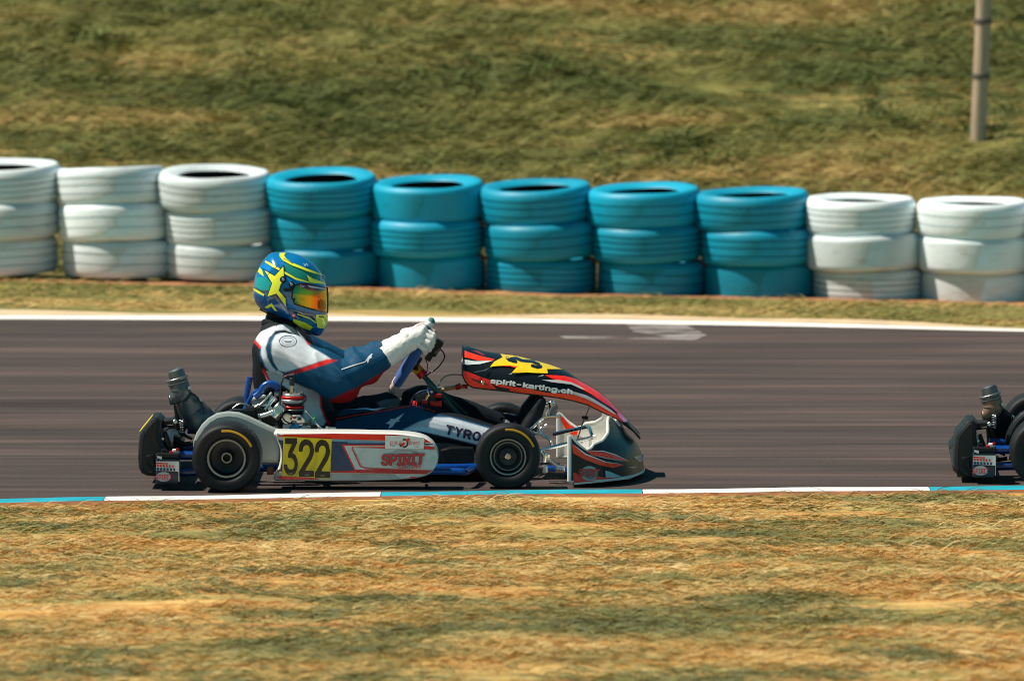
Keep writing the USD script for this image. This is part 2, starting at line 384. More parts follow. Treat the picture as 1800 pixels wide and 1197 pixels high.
def ribbon(f0, f1, z, x0=-150, x1=150, step=.5, cols=1):
    xs = np.unique(np.concatenate([np.arange(x0, -9, 3.0), np.arange(-9, 9.01, step), np.arange(9, x1 + .1, 3.0)]))
    v, f = [], []
    for x in xs:
        for c in range(cols + 1):
            y = float(f0(x)) + (float(f1(x)) - float(f0(x))) * c / cols
            v.append([x, y, z])
    m = cols + 1
    for i in range(len(xs) - 1):
        for c in range(cols):
            a = i * m + c
            f.append([a, a + m, a + m + 1, a + 1])
    return np.array(v), np.array(f)
asphalt = usdkit.material(stage, '/World/Looks/asphalt', {
    'geo': ('geometry', {}), 'm1': ('mapping', {'scale': (.13, 2.0, 1)}), 'm2': ('mapping', {'scale': (.55, 8, 1)}), 'm3': ('mapping', {'scale': (.7, 1.6, 1)}),
    'n1': ('noise_texture', {'scale': 1.0, 'detail': 4, 'roughness': .6}), 'n2': ('noise_texture', {'scale': 1.0, 'detail': 4, 'roughness': .65}), 'n3': ('noise_texture', {'scale': 1.0, 'detail': 3}),
    'grit': ('noise_texture', {'scale': 260, 'detail': 2}), 'grit2': ('voronoi_texture', {'scale': 140}) if False else ('noise_texture', {'scale': 90, 'detail': 3}),
    'r1': ('rgb_ramp', {'ramp': [(.3, srgb(62, 53, 50)), (.5, srgb(76, 65, 61)), (.7, srgb(94, 77, 71))]}),
    'r2': ('map_range', {'from_min': .3, 'from_max': .7, 'to_min': .70, 'to_max': 1.26}), 'r3': ('map_range', {'from_min': .3, 'from_max': .7, 'to_min': .80, 'to_max': 1.16}), 'rg': ('map_range', {'from_min': .3, 'from_max': .7, 'to_min': .8, 'to_max': 1.2}),
    'a': ('mix_color', {'blend_type': 'multiply', 'fac': 1.0, 'use_clamp': False}), 'b': ('mix_color', {'blend_type': 'multiply', 'fac': 1.0, 'use_clamp': False}), 'c': ('mix_color', {'blend_type': 'multiply', 'fac': 1.0, 'use_clamp': False}),
    'bu': ('bump', {'strength': .5, 'distance': .004}), 'p': ('principled_bsdf', {'roughness': .85, 'specular_ior_level': .18})},
    [('geo.position', 'm1.vector'), ('geo.position', 'm2.vector'), ('geo.position', 'm3.vector'), ('m1.vector', 'n1.vector'), ('m2.vector', 'n2.vector'), ('m3.vector', 'n3.vector'), ('geo.position', 'grit.vector'), ('geo.position', 'grit2.vector'),
     ('n1.fac', 'r1.fac'), ('n2.fac', 'r2.value'), ('n3.fac', 'r3.value'), ('grit2.fac', 'rg.value'), ('r1.color', 'a.a'), ('r2.result', 'a.b'), ('a.result', 'b.a'), ('r3.result', 'b.b'), ('b.result', 'c.a'), ('rg.result', 'c.b'), ('c.result', 'p.base_color'),
     ('grit.fac', 'bu.height'), ('bu.normal', 'p.normal')], surface='p.BSDF')
part(None, 'track', ribbon(lambda x: track_near(x) - .05, line_far, 0.0, cols=8), asphalt, smooth=True, kind='structure')
white_paint = look('road_paint_white', srgb(238, 230, 220), .7, grain=.12, gscale=5, dirt=(srgb(150, 130, 118), 2.5, .55, .5))
part(None, 'edge_line', ribbon(line_near, line_far, .004), white_paint, smooth=True, kind='structure')
sand = look('sand_strip', srgb(206, 176, 138), .95, grain=.2, gscale=4, bump=.5, bscale=60)
part(None, 'sand_strip', ribbon(lambda x: line_far(x) + .004, lambda x: line_far(x) + .26 + .10 * np.sin(np.asarray(x) * 1.7) + .1 * np.sin(np.asarray(x) * 4.1), .006, x0=-60, x1=60, step=.15), sand, smooth=True, kind='structure')
# worn white paint crossing the track near its far edge
worn = usdkit.material(stage, '/World/Looks/worn_paint', {
    'geo': ('geometry', {}), 'm': ('mapping', {'scale': (3, 5, 1)}), 'nz': ('noise_texture', {'scale': 1.0, 'detail': 6, 'roughness': .7}), 'r': ('map_range', {'from_min': .40, 'from_max': .75, 'to_min': .0, 'to_max': .62, 'clamp': True}),
    'p': ('principled_bsdf', {'base_color': srgb(222, 212, 206), 'roughness': .8}), 't': ('transparent_bsdf', {}), 'mx': ('mix_closure', {})},
    [('geo.position', 'm.vector'), ('m.vector', 'nz.vector'), ('nz.fac', 'r.value'), ('r.result', 'mx.fac'), ('t.BSDF', 'mx.closure1'), ('p.BSDF', 'mx.closure2')], surface='mx.closure')
def mark(pts, z=.004):
    w = np.array([on_level(*p)[:2] for p in pts]); g = Polygon(w).buffer(.02)
    v, f = triangulated(g, .3)[0]
    a = np.cross(np.c_[v[f[:, 1]] - v[f[:, 0]], np.zeros(len(f))], np.c_[v[f[:, 2]] - v[f[:, 0]], np.zeros(len(f))])[:, 2]
    return np.c_[v, np.full(len(v), z)], np.where((a > 0)[:, None], f, f[:, ::-1])
part(None, 'worn_track_marking', [mark([(1105, 569.5), (1200, 573), (1235, 590), (1215, 599), (1120, 584)]), mark([(990, 592.5), (1190, 594), (1200, 598), (1000, 595.5)])], worn, smooth=True, kind='structure')

kerb = tag(UsdGeom.Xform.Define(stage, numbered('/World', 'kerb')), kind='structure')
kerb_blue = look('kerb_paint_turquoise', srgb(20, 158, 176), .55, grain=.1, gscale=8, dirt=(srgb(110, 90, 70), 9, .58, .7))
kerb_white = look('kerb_paint_white', srgb(226, 222, 216), .6, grain=.1, gscale=8, dirt=(srgb(150, 120, 95), 9, .57, .7))
edges = [on_level(p, 872)[0] for p in (190, 670, 1130, 1640)]
edges = [edges[0] - 3.06, edges[0] - 2.04, edges[0] - 1.02] + edges + [edges[-1] + 1.02 * k for k in (1, 2, 3)]
for k in range(len(edges) - 1):
    xs = np.linspace(edges[k] + .002, edges[k + 1] - .002, 9)
    prof = lambda x: [(track_near(x) + .0, .004), (track_near(x) - .012, .010), (track_near(x) - .09, .013), (track_near(x) - .15, .012), (track_near(x) - .17, .009), (track_near(x) - .172, -.05)]
    v = np.array([[x, y + (.006 * math.sin(9 * x + k) if z < .0125 and y < track_near(x) - .12 else 0), z + .0012 * math.sin(7 * x)] for x in xs for y, z in prof(x)])
    f = [[i * 6 + j, i * 6 + j + 1, i * 6 + j + 7, i * 6 + j + 6] for i in range(8) for j in range(5)]
    capv = [[0, 5, 4], [0, 4, 3], [0, 3, 2], [0, 2, 1]]
    F = [t for q in f for t in ([q[0], q[1], q[2]], [q[0], q[2], q[3]])] + capv + [[48 + c for c in t[::-1]] for t in capv]
    part(kerb, 'kerb_block', (v, np.array(F)[:, ::-1]), kerb_blue if k % 2 == 0 else kerb_white, smooth=40)

def earth_strip(name, y0, y1, c, x0=-7, x1=7, lift=.006, step=.08):
    """bare earth lying on the land between two lines, its edges frayed"""
    xs = np.arange(x0, x1, step); v = []
    for x in xs:
        a, b = float(y0(x)), float(y1(x))
        for k in range(4):
            y = a + (b - a) * k / 3; v.append([x, y, float(land(x, y)) + (lift if 0 < k < 3 else -.004)])
    f = [[i * 4 + j, i * 4 + 4 + j, i * 4 + 5 + j, i * 4 + 1 + j] for i in range(len(xs) - 1) for j in range(3)]
    return part(None, name, (np.array(v), np.array(f)), look(name + '_look', c, .95, spec=.1, grain=.35, gscale=7, bump=.6, bscale=50), smooth=True, kind='structure')
fray = lambda x, s, k: .5 + .5 * meshkit.fbm(np.array([[x * k, s, 0.0]]), 3, 3)[0]
earth_strip('kerbside_earth', lambda x: track_near(x) - .19 - .16 * fray(x, 1.3, 3.0), lambda x: track_near(x) - .165, srgb(140, 92, 62))
earth_strip('barrier_earth', lambda x: barrier_y(x) - .32 - .22 * fray(x, 4.1, 2.2), lambda x: barrier_y(x) + .1, srgb(170, 116, 82))
earth_strip('bank_earth', lambda x: barrier_y(x) + .55, lambda x: barrier_y(x) + .9 + (.9 * fray(x, 8.7, 1.4) if x > .6 else .25 * fray(x, 8.7, 1.4)), srgb(184, 124, 72))
# ------------------------------------------------------------------ tyre barrier
def tyre_paint(name, c, dust, spec):
    return usdkit.material(stage, '/World/Looks/' + name, {
        'geo': ('geometry', {}), 'oi': ('object_info', {}), 'nz': ('noise_texture', {'scale': 9, 'detail': 6, 'roughness': .65}), 'n2': ('noise_texture', {'scale': 2.2, 'detail': 4}), 'm': ('mapping', {'scale': (1, 1, 4)}), 'n3': ('noise_texture', {'scale': 30, 'detail': 4}),
        'dr': ('map_range', {'from_min': .56, 'from_max': .8, 'to_min': 0.0, 'to_max': .5, 'clamp': True}), 'dm': ('mix_color', {'a': c, 'b': dust}),
        'low': ('map_range', {'from_min': .0, 'from_max': .16, 'to_min': .5, 'to_max': 0.0, 'clamp': True}), 'sep': ('separate_xyz', {}), 'lm': ('math', {'math_type': 'multiply'}), 'dl': ('mix_color', {'b': dust}),
        'vr': ('map_range', {'from_min': .3, 'from_max': .7, 'to_min': .86, 'to_max': 1.1}), 'mv': ('mix_color', {'blend_type': 'multiply', 'fac': 1.0, 'use_clamp': False}),
        'ro': ('map_range', {'to_min': .8, 'to_max': 1.12}), 'mo': ('mix_color', {'blend_type': 'multiply', 'fac': 1.0, 'use_clamp': False}),
        'bu': ('bump', {'strength': .35, 'distance': .004}), 'p': ('principled_bsdf', {'roughness': .5, 'specular_ior_level': spec})},
        [('geo.position', 'm.vector'), ('m.vector', 'nz.vector'), ('geo.position', 'n2.vector'), ('geo.position', 'n3.vector'), ('nz.fac', 'dr.value'), ('dr.result', 'dm.fac'), ('geo.position', 'sep.vector'), ('sep.z', 'low.value'), ('low.result', 'lm.value1'), ('nz.fac', 'lm.value2'), ('lm.value', 'dl.fac'), ('dm.result', 'dl.a'),
         ('n2.fac', 'vr.value'), ('dl.result', 'mv.a'), ('vr.result', 'mv.b'), ('mv.result', 'mo.a'), ('oi.random', 'ro.value'), ('ro.result', 'mo.b'), ('mo.result', 'p.base_color'), ('n3.fac', 'bu.height'), ('bu.normal', 'p.normal')], surface='p.BSDF')
paint_white = tyre_paint('tyre_paint_white', srgb(224, 232, 232), srgb(150, 132, 114), .4)
paint_blue = tyre_paint('tyre_paint_turquoise', srgb(0, 150, 180), srgb(16, 84, 98), .45)
rubber_inside = look('bare_tyre_rubber', (.012, .012, .013), .8)
rng = np.random.default_rng(7)
def tyre_mesh(R, Hh, grooves, seed):
    """outer carcass: tread with cut grooves, rounded shoulders and bulged sidewalls down to the bead"""
    h = Hh / 2; pr = [(R * .63, -h * .72), (R * .66, -h * .80)]
    for a in np.linspace(0, 1, 7): pr.append((R * (.66 + .27 * a), -h * (.80 + .20 * math.sin(a * math.pi * .62))))
    sh = [(R * .945, -h * .93), (R * .975, -h * .82), (R * .994, -h * .66)]
    pr += sh
    for g in grooves:
        pr += [(R * .999, h * (g - .042)), (R * .962, h * (g - .032)), (R * .962, h * (g + .032)), (R * .999, h * (g + .042))]
    pr += [(r, -z) for r, z in sh[::-1]]
    for a in np.linspace(1, 0, 7): pr.append((R * (.66 + .27 * a), h * (.80 + .20 * math.sin(a * math.pi * .62))))
    pr += [(R * .66, h * .80), (R * .63, h * .72)]
    m = lathe(pr, axis='z', n=80)
    v = m.vertices.copy(); th = np.arctan2(v[:, 1], v[:, 0])
    k = 1 + .006 * np.sin(2 * th + seed) + .003 * np.sin(3 * th + seed * 2.3)
    v[:, :2] *= k[:, None]; v[:, 2] += .0025 * np.sin(2 * th + seed * 1.7) + .001 * np.sin(5 * th + seed)
    m.vertices = v
    inner = lathe([(R * .63, -h * .72), (R * .70, -h * .66), (R * .93, -h * .6), (R * .95, 0), (R * .93, h * .6), (R * .70, h * .66), (R * .63, h * .72)], axis='z', n=40)
    return m, inner
STACKS = [  # photo x of top and of bottom tyre, y of base, lean of the top towards the camera (degrees), colour, grooves of top, middle, bottom tyre, spacing
    (-378, -366, 476, 4, 'w', '323', .197), (-184, -174, 480, 5, 'w', '232', .197),
    (10, 6, 484, 5.0, 'w', '423', .203), (193, 210, 490, -3.0, 'w', '322', .206), (377, 393, 491, 6.0, 'w', '342', .196), (566, 574, 502, 7.0, 'b', '420', .199), (752, 758, 512, 5.6, 'b', '040', .198),
    (943, 952, 517, 5.0, 'b', '324', .197), (1133, 1146, 522, 4.2, 'b', '242', .196), (1321, 1335, 528, 3.6, 'b', '330', .195), (1515, 1524, 536, 2.8, 'w', '404', .193), (1708, 1718, 541, 2.6, 'w', '200', .193),
    (1902, 1912, 546, 2.4, 'w', '242', .193), (2096, 2106, 551, 2.2, 'w', '302', .193)]
GRO = {'0': [], '2': [-.25, .3], '3': [-.4, 0.05, .45], '4': [-.5, -.17, .17, .5]}
PLACE = {2: 'white', 3: 'white', 4: 'white', 5: 'blue'}
WHERE = {0: 'outermost white stack beyond the left photo edge', 1: 'white stack just beyond the left photo edge', 2: 'white stack cut off by the left photo edge', 3: 'level-topped white stack, second from left', 4: 'white stack touching the leftmost blue stack',
         5: 'leftmost blue stack, behind the helmet', 6: 'second blue stack from the left', 7: 'middle one of the five blue stacks', 8: 'fourth blue stack from the left', 9: 'rightmost blue stack',
         10: 'white stack touching the rightmost blue stack', 11: 'white stack at the right photo edge', 12: 'white stack just beyond the right photo edge', 13: 'outermost white stack beyond the right photo edge'}
for s, (px0, px1, base, lean, col, gro, sp) in enumerate(STACKS):
    x_b = (px1 - 900) / FPX * (CAM_D + 13.2); y = float(barrier_y(x_b)); z0 = at(px1, base, y)[2]
    z0 = at(px1, base, y - .28)[2]
    for k in range(3):                                    # bottom, middle, top
        f = k / 2
        px = px1 + (px0 - px1) * f
        R = .318 + rng.uniform(-.010, .008); seed = rng.uniform(0, 6)
        m, inner = tyre_mesh(R, sp * 1.012, GRO[gro[2 - k]], seed)
        la = lean * (.25 + .75 * f)
        z = z0 + sp * (k + .5) + .28 * math.tan(math.radians(lean * .3)) * f
        M = rot(la, [1, 0, 0]) @ rot(rng.uniform(-1.6, 1.6) - 1.2 * f, [0, 1, 0])
        x = at(px, base, y)[0] + rng.uniform(-.012, .012); yy = y - math.sin(math.radians(lean)) * .12 * f + rng.uniform(-.018, .018)
        for q in (m, inner):
            q.apply_transform(M)
        t = thing('painted_tyre', (x, yy, z), label=f"{['bottom', 'middle', 'top'][k]} {'white' if col == 'w' else 'turquoise'} tyre of the {WHERE[s]}", cat='tyre', group='painted tyres of the trackside barrier')
        part(t, 'carcass', m, paint_white if col == 'w' else paint_blue, smooth=50)
        part(t, 'inner_liner', inner, rubber_inside, smooth=50)
# rusty straps tying the stacks together
strap = look('rusty_strap', srgb(96, 62, 44), .8, grain=.2)
for s in range(5, 10):
    for k in (1, 2):
        a, b = STACKS[s], STACKS[s + 1]
        px = (a[0] + a[1] + b[0] + b[1]) / 4 + 4; base = (a[2] + b[2]) / 2
        y = float(barrier_y((px - 900) / FPX * (CAM_D + 13.2))) - .07
        x, _, z = at(px, base - 60.5 * k, y)
        o = part(None, 'rusty_bolt', [cyl((x - .075, y, z), (x + .075, y, z + .004), .011, 8), cyl((x - .03, y - .012, z), (x - .03, y + .012, z), .02, 6), cyl((x + .03, y - .012, z), (x + .03, y + .012, z), .02, 6)], strap)
        tag(o, f"rusty bolt at the {['lower', 'upper'][k - 1]} joint between {['first and second blue stacks', 'second and third blue stacks', 'third and fourth blue stacks', 'fourth and fifth blue stacks', 'last blue and next white stack'][s - 5]}", 'bolt', 'bolts joining the tyre stacks')

# ------------------------------------------------------------------ wooden post on the bank
def hit_land(px, py):
    r = ray(px, py); t = 40.0
    for _ in range(4000):
        p = np.array([0, -CAM_D, CAM_H]) + r * t
        if p[2] <= float(land(p[0], p[1])): return p
        t += .01
    return p
pb = hit_land(1720, 247)
wood = look('weathered_wood', srgb(176, 154, 130), .95, spec=.05, grain=.2, gscale=3, stretch=(12, 12, 1), bump=.5, bscale=20)
post = thing('fence_post', pb, label='weathered grey wooden post with two wire ties on the grassy bank', cat='post')
pm = lathe([(1e-3, -.25), (.05, -.25), (.049, .6), (.051, 1.2), (.047, 1.72), (.03, 1.76), (1e-3, 1.765)], axis='z', n=14)
pv = pm.vertices.copy(); pv[:, 0] += .035 * pv[:, 2] + .004 * np.sin(pv[:, 2] * 5); pv[:, :2] *= 1 + .05 * np.sin(3 * np.arctan2(pv[:, 1], pv[:, 0]))[:, None]; pm.vertices = pv
part(post, 'stake', pm, wood)
wire = look('dark_wire', (.10, .085, .07), .8)
for zz in (.40, .74):
    part(post, 'wire_tie', [lathe([(.049, zz - .016), (.056, zz - .012), (.056, zz + .012), (.049, zz + .016)], (.035 * zz, 0, 0), 'z', 16)], wire)

# ------------------------------------------------------------------ grass
def grass_patch(seed, n, length, width, lie, sx, sy, wind):
    """a patch of n bent blades; lie = how far they lie down (0 upright, 1 flat); wind = share of blades combed along the track"""
    r = np.random.default_rng(seed)
    b = np.c_[r.uniform(-sx, sx, n), r.uniform(-sy, sy, n), np.zeros(n)]; L = (length * r.uniform(.5, 1.3, n))[:, None]; w = (width * r.uniform(.6, 1.2, n))[:, None]
    a = np.where(r.random(n) < wind, r.choice([0, math.pi], n) + r.normal(0, .16, n), r.uniform(0, 2 * math.pi, n))
    e0 = np.radians(90 - 90 * np.clip(lie + r.normal(0, .13, n), 0, .95))[:, None]; e1 = e0 * .45
    d = np.c_[np.cos(a), np.sin(a), 0 * a]; up = np.array([0, 0, 1.0]); s = np.c_[-d[:, 1], d[:, 0], 0 * a] * .8 + up * (.6 * r.choice([-1, 1], n))[:, None]
    p1 = b + L * .5 * (d * np.cos(e0) + up * np.sin(e0)); p2 = p1 + L * .5 * (d * np.cos(e1) + up * np.sin(e1) * r.uniform(-.6, 1, n)[:, None])
    v = np.stack([b - s * w / 2, b + s * w / 2, p1 + s * w * .42, p1 - s * w * .42, p2], 1).reshape(-1, 3)
    k = (np.arange(n) * 5)[:, None]
    f = np.stack([k + [0, 1, 2], k + [0, 2, 3], k + [3, 2, 4]], 1).reshape(-1, 3)
    return v, f
def blade_look(name, c, var=.2):
    return usdkit.material(stage, '/World/Looks/' + name, {'g': ('geometry', {}), 'v': ('map_range', {'to_min': 1 - var, 'to_max': 1 + var}), 'm': ('mix_color', {'blend_type': 'multiply', 'fac': 1.0, 'a': c, 'use_clamp': False}), 'p': ('principled_bsdf', {'roughness': .8, 'specular_ior_level': .25})},
                           [('g.random_per_island', 'v.value'), ('v.result', 'm.b'), ('m.result', 'p.base_color')], surface='p.BSDF')
def scatter(name, label, shape, colours, pts, seed, sx, sy, shapes=3, smin=.75, smax=1.3, jit=.13, bias=None):
    """patches of grass: each patch takes one of the colours after a slow and a quick noise over the ground"""
    r = np.random.default_rng(seed)
    pi = UsdGeom.PointInstancer.Define(stage, numbered('/World', name)); tag(pi, label, 'grass', None, 'stuff')
    targets = []
    for c, colour in enumerate(colours):
        m = blade_look(f'{name}_tone_{c}', colour)
        for k in range(shapes):
            g = usdkit.mesh(stage, numbered(str(pi.GetPath()), 'grass_patch'), grass_patch(seed * 50 + k, *shape), m)
            targets.append(g.GetPath())
    pi.CreatePrototypesRel().SetTargets(targets)
    N = len(pts); q = np.stack([pts[:, 0] * sx, pts[:, 1] * sy, 0 * pts[:, 0]], -1)
    t = meshkit.fbm(q + seed, 3, seed)
    if bias is not None: t = t + bias(pts[:, 0], pts[:, 1])
    t = (np.argsort(np.argsort(t)) + .5) / N                       # even shares of all tones
    t = np.clip(t + r.normal(0, jit, N), 0, .999)
    pi.CreateProtoIndicesAttr(Vt.IntArray.FromNumpy(((t * len(colours)).astype(int) * shapes + r.integers(0, shapes, N)).astype(np.int32)))
    pi.CreatePositionsAttr(Vt.Vec3fArray.FromNumpy(np.asarray(pts, np.float32)))
    flip = r.integers(0, 2, N) * math.pi + r.normal(0, .1, N)
    pi.CreateOrientationsAttr(Vt.QuathArray([Gf.Quath(float(math.cos(a / 2)), 0, 0, float(math.sin(a / 2))) for a in flip]))
    s = r.uniform(smin, smax, N)
    pi.CreateScalesAttr(Vt.Vec3fArray.FromNumpy(np.stack([s, s, s * r.uniform(.6, 1.1, N)], 1).astype(np.float32)))
    return pi
rg = np.random.default_rng(21)
def field(N, x0, x1, y0, y1, keep=None):
    x, y = rg.uniform(x0, x1, N), rg.uniform(y0, y1, N)
    if keep is not None:
        k = keep(x, y); x, y = x[k], y[k]
    return np.stack([x, y, land(x, y) - .004], 1)
def thin(x, y, s, t): return meshkit.fbm(np.stack([x * s, y * s * 1.8, x * 0], -1), 3, 14) + rg.uniform(-.12, .12, len(x)) > t
near_tones = [srgb(116, 118, 76), srgb(128, 128, 84), srgb(140, 134, 82), OLIVE, srgb(164, 150, 92), srgb(180, 164, 104), STRAW, srgb(206, 160, 92), OCHRE, srgb(222, 168, 98), srgb(232, 200, 136)]
bank_tones = [srgb(104, 112, 58), srgb(118, 120, 64), srgb(128, 126, 68), srgb(138, 132, 72), srgb(148, 140, 76), srgb(164, 148, 84), srgb(190, 160, 98)]
pts = field(10500, -4.2, 4.2, -8.4, 0, lambda x, y: (y < track_near(x) - .3 - .08 * np.abs(np.sin(x * 5))) & thin(x, y, 1.2, .31))
scatter('dry_grass', 'dry straw and olive grass lying flat in front of the kerb', (44, .085, .0042, .86, .13, .07, .88), near_tones, pts, 1, 2.4, 5.0, jit=.2)
pts = field(1500, -6, 6, 9.6, 14.2, lambda x, y: (y > line_far(x) + .5 + .2 * np.abs(np.sin(x * 3))) & (y < barrier_y(x) - .42 - .1 * np.sin(3 * x)))
scatter('verge_grass', 'low dry grass between the white edge line and the tyres', (60, .08, .005, .82, .22, .12, .8), bank_tones[2:] + [STRAW], pts, 2, 1.2, 2.2)
yb = [hit_land(900, q)[1] for q in (330, 215, 130, 60)]
def bank_bias(x, y):            # a greener, damper belt half way up, straw and bare earth at the foot
    return -.13 * np.exp(-((y - (yb[1] + yb[2]) / 2) / (.5 * (yb[2] - yb[1]) + .25)) ** 2) + .14 * np.exp(-((y - yb[0] - .2) / .5) ** 2) + .05 * (y > yb[3])
pts = field(7200, -6, 6, 13.6, 24, lambda x, y: (y > barrier_y(x) + .5) & thin(x, y, .9, .27))
scatter('bank_grass', 'olive green and straw grass covering the bank behind the tyres', (60, .15, .008, .74, .30, .18, .75), bank_tones, pts, 3, .9, 1.5, bias=bank_bias)
# taller weeds that stand up out of the grass
pts = field(800, -6, 6, 14.5, 24, lambda x, y: (y > barrier_y(x) + 1.2) & (meshkit.fbm(np.stack([x * .7, y * .9, x * 0], -1), 3, 31) > .5))
scatter('bank_weeds', 'tufts of taller green weeds on the bank behind the tyres', (26, .20, .011, .40, .10, .07, .3), [srgb(92, 104, 52), srgb(110, 116, 58), srgb(130, 128, 68)], pts, 4, .9, 1.5)
# ------------------------------------------------------------------ print and plan helpers for the karts
def zoomed(x0, y0, s):
    """photo pixels of points read off an enlargement"""
    return lambda pts: [(x0 + a / s, y0 + b / s) for a, b in pts]
zA, zB, zC = zoomed(220, 420, 4.4325), zoomed(220, 630, 4.603), zoomed(460, 640, 4.988)
zD, zE, zF = zoomed(600, 540, 5.986), zoomed(740, 680, 4.091), zoomed(780, 590, 4.737)
def X3(pts, y):
    ys = np.broadcast_to(y, (len(pts),))
    return np.array([at(a, b, c) for (a, b), c in zip(pts, ys)])
def side(pts, y):
    return X3(pts, y)[:, [0, 2]]
def letters_px(text, x0, y0, height, width, angle=0.0, slant=0.0, bold=True):
    g = letters(text, 0, 0, height, width, slant, bold)
    g = affinity.scale(g, 1, -1, origin=(0, 0))
    return affinity.translate(affinity.rotate(g, angle, origin=(0, 0)), x0, y0)
def printed(layers, yfun, guess, edge=6.0, lift=.0005, first=.0012):
    """print measured in the photograph and laid on a real surface yfun(x, z) -> y"""
    vs, fs, cs, n = [], [], [], 0
    for k, (g, c) in enumerate(layers):
        if not hasattr(g, 'area'): g = Polygon(g)
        g = g.buffer(0)
        for p, f in triangulated(g, edge):
            y = np.full(len(p), float(guess))
            for _ in range(7):
                a, b = (p[:, 0] - 900) / FPX, (598.5 - p[:, 1]) / FPX
                ry, rz = CP + b * SP, -SP + b * CP; t = (y + CAM_D) / ry
                x, z = a * t, CAM_H + rz * t
                y = .4 * y + .6 * yfun(x, z)
            y = yfun(x, z) - first - k * lift
            v = np.stack([x, y, z], 1)
            ar = np.cross(np.c_[v[f[:, 1]][:, [0, 2]] - v[f[:, 0]][:, [0, 2]], np.zeros(len(f))], np.c_[v[f[:, 2]][:, [0, 2]] - v[f[:, 0]][:, [0, 2]], np.zeros(len(f))])[:, 2]
            f = np.where((ar > 0)[:, None], f, f[:, ::-1])
            vs.append(v); fs.append(f + n); n += len(v)
            cs.append(np.tile(c, (len(v), 1)) if not callable(c) else c(v))
    return (np.vstack(vs), np.vstack(fs)), np.vstack(cs)
def ring_px(cx, cy, rx, ry, w):
    e = affinity.scale(Point(cx, cy).buffer(1, 32), rx, ry); return e.difference(affinity.scale(Point(cx, cy).buffer(1, 32), rx - w, ry - w))

RED, NAVY, YELLOW, INK, WHITE = srgb(250, 36, 14), srgb(0, 56, 98), srgb(232, 208, 16), srgb(14, 14, 16), srgb(226, 228, 224)
rubber = look('tyre_rubber', (.009, .009, .0095), .6, spec=.3, grain=.45, gscale=14, bump=.15, bscale=200)
rim_dark = look('rim_magnesium', (.035, .036, .04), .45, metal=.6)
rim_lip = look('rim_lip', (.28, .28, .28), .4, metal=.9)
steel = look('bright_steel', (.62, .61, .58), .25, metal=1.0, grain=.15, gscale=40)
chrome = look('chrome_tube', (.75, .76, .76), .12, metal=1.0)
dull_steel = look('exhaust_steel', (.15, .16, .165), .42, metal=.75, grain=.12, gscale=10)
hot_steel = look('burnt_exhaust_steel', (.26, .15, .10), .4, metal=.5, grain=.15, gscale=10)
blue_frame = look('blue_frame_paint', srgb(0, 64, 140), .3, coat=.4)
plastic_black = look('black_bumper_plastic', (.010, .012, .013), .45, spec=.4, grain=.15, gscale=30, bevel=.006, dirt=(srgb(70, 64, 58), 14, .62, .25))
black_rubber = look('black_cable', (.012, .012, .013), .5)
black_satin = look('black_satin', (.006, .006, .007), .4, spec=.35, bevel=.002)
white_plastic = look('white_plastic', srgb(222, 220, 212), .4, coat=.2, dirt=(srgb(130, 112, 98), 7, .6, .4))
grey_plastic = look('grey_guard_plastic', srgb(150, 158, 154), .42, coat=.2, grain=.06, gscale=12, dirt=(srgb(96, 88, 80), 8, .62, .45))
seat_grey = look('seat_fibreglass', srgb(182, 186, 180), .4, coat=.3)
vinyl = look('printed_vinyl', (.5, .5, .5), .36, cd=True, coat=.35, grain=.05, gscale=30, coat_rough=.12, dirt=(srgb(104, 96, 88), 10, .58, .30))
alloy = look('cast_alloy', (.42, .42, .42), .4, metal=.9, grain=.25, gscale=60, bevel=.002)
red_anodised = look('red_anodised', srgb(190, 22, 20), .35, metal=.3, bevel=.0015)
yellow_paint = look('yellow_marking', srgb(204, 150, 14), .55)
beige_tube = look('beige_tube', srgb(176, 138, 92), .5)
teal_tube = look('dark_green_tube', srgb(24, 84, 84), .3, metal=.5)
blue_suede = look('blue_suede', srgb(14, 70, 140), .75, sheen=.4)
pale_suede = look('pale_stitching', srgb(196, 178, 170), .75)
clear_hose = look('grey_hose', srgb(120, 140, 142), .25, coat=.5)
green_plastic = look('green_plastic', srgb(30, 130, 80), .4)

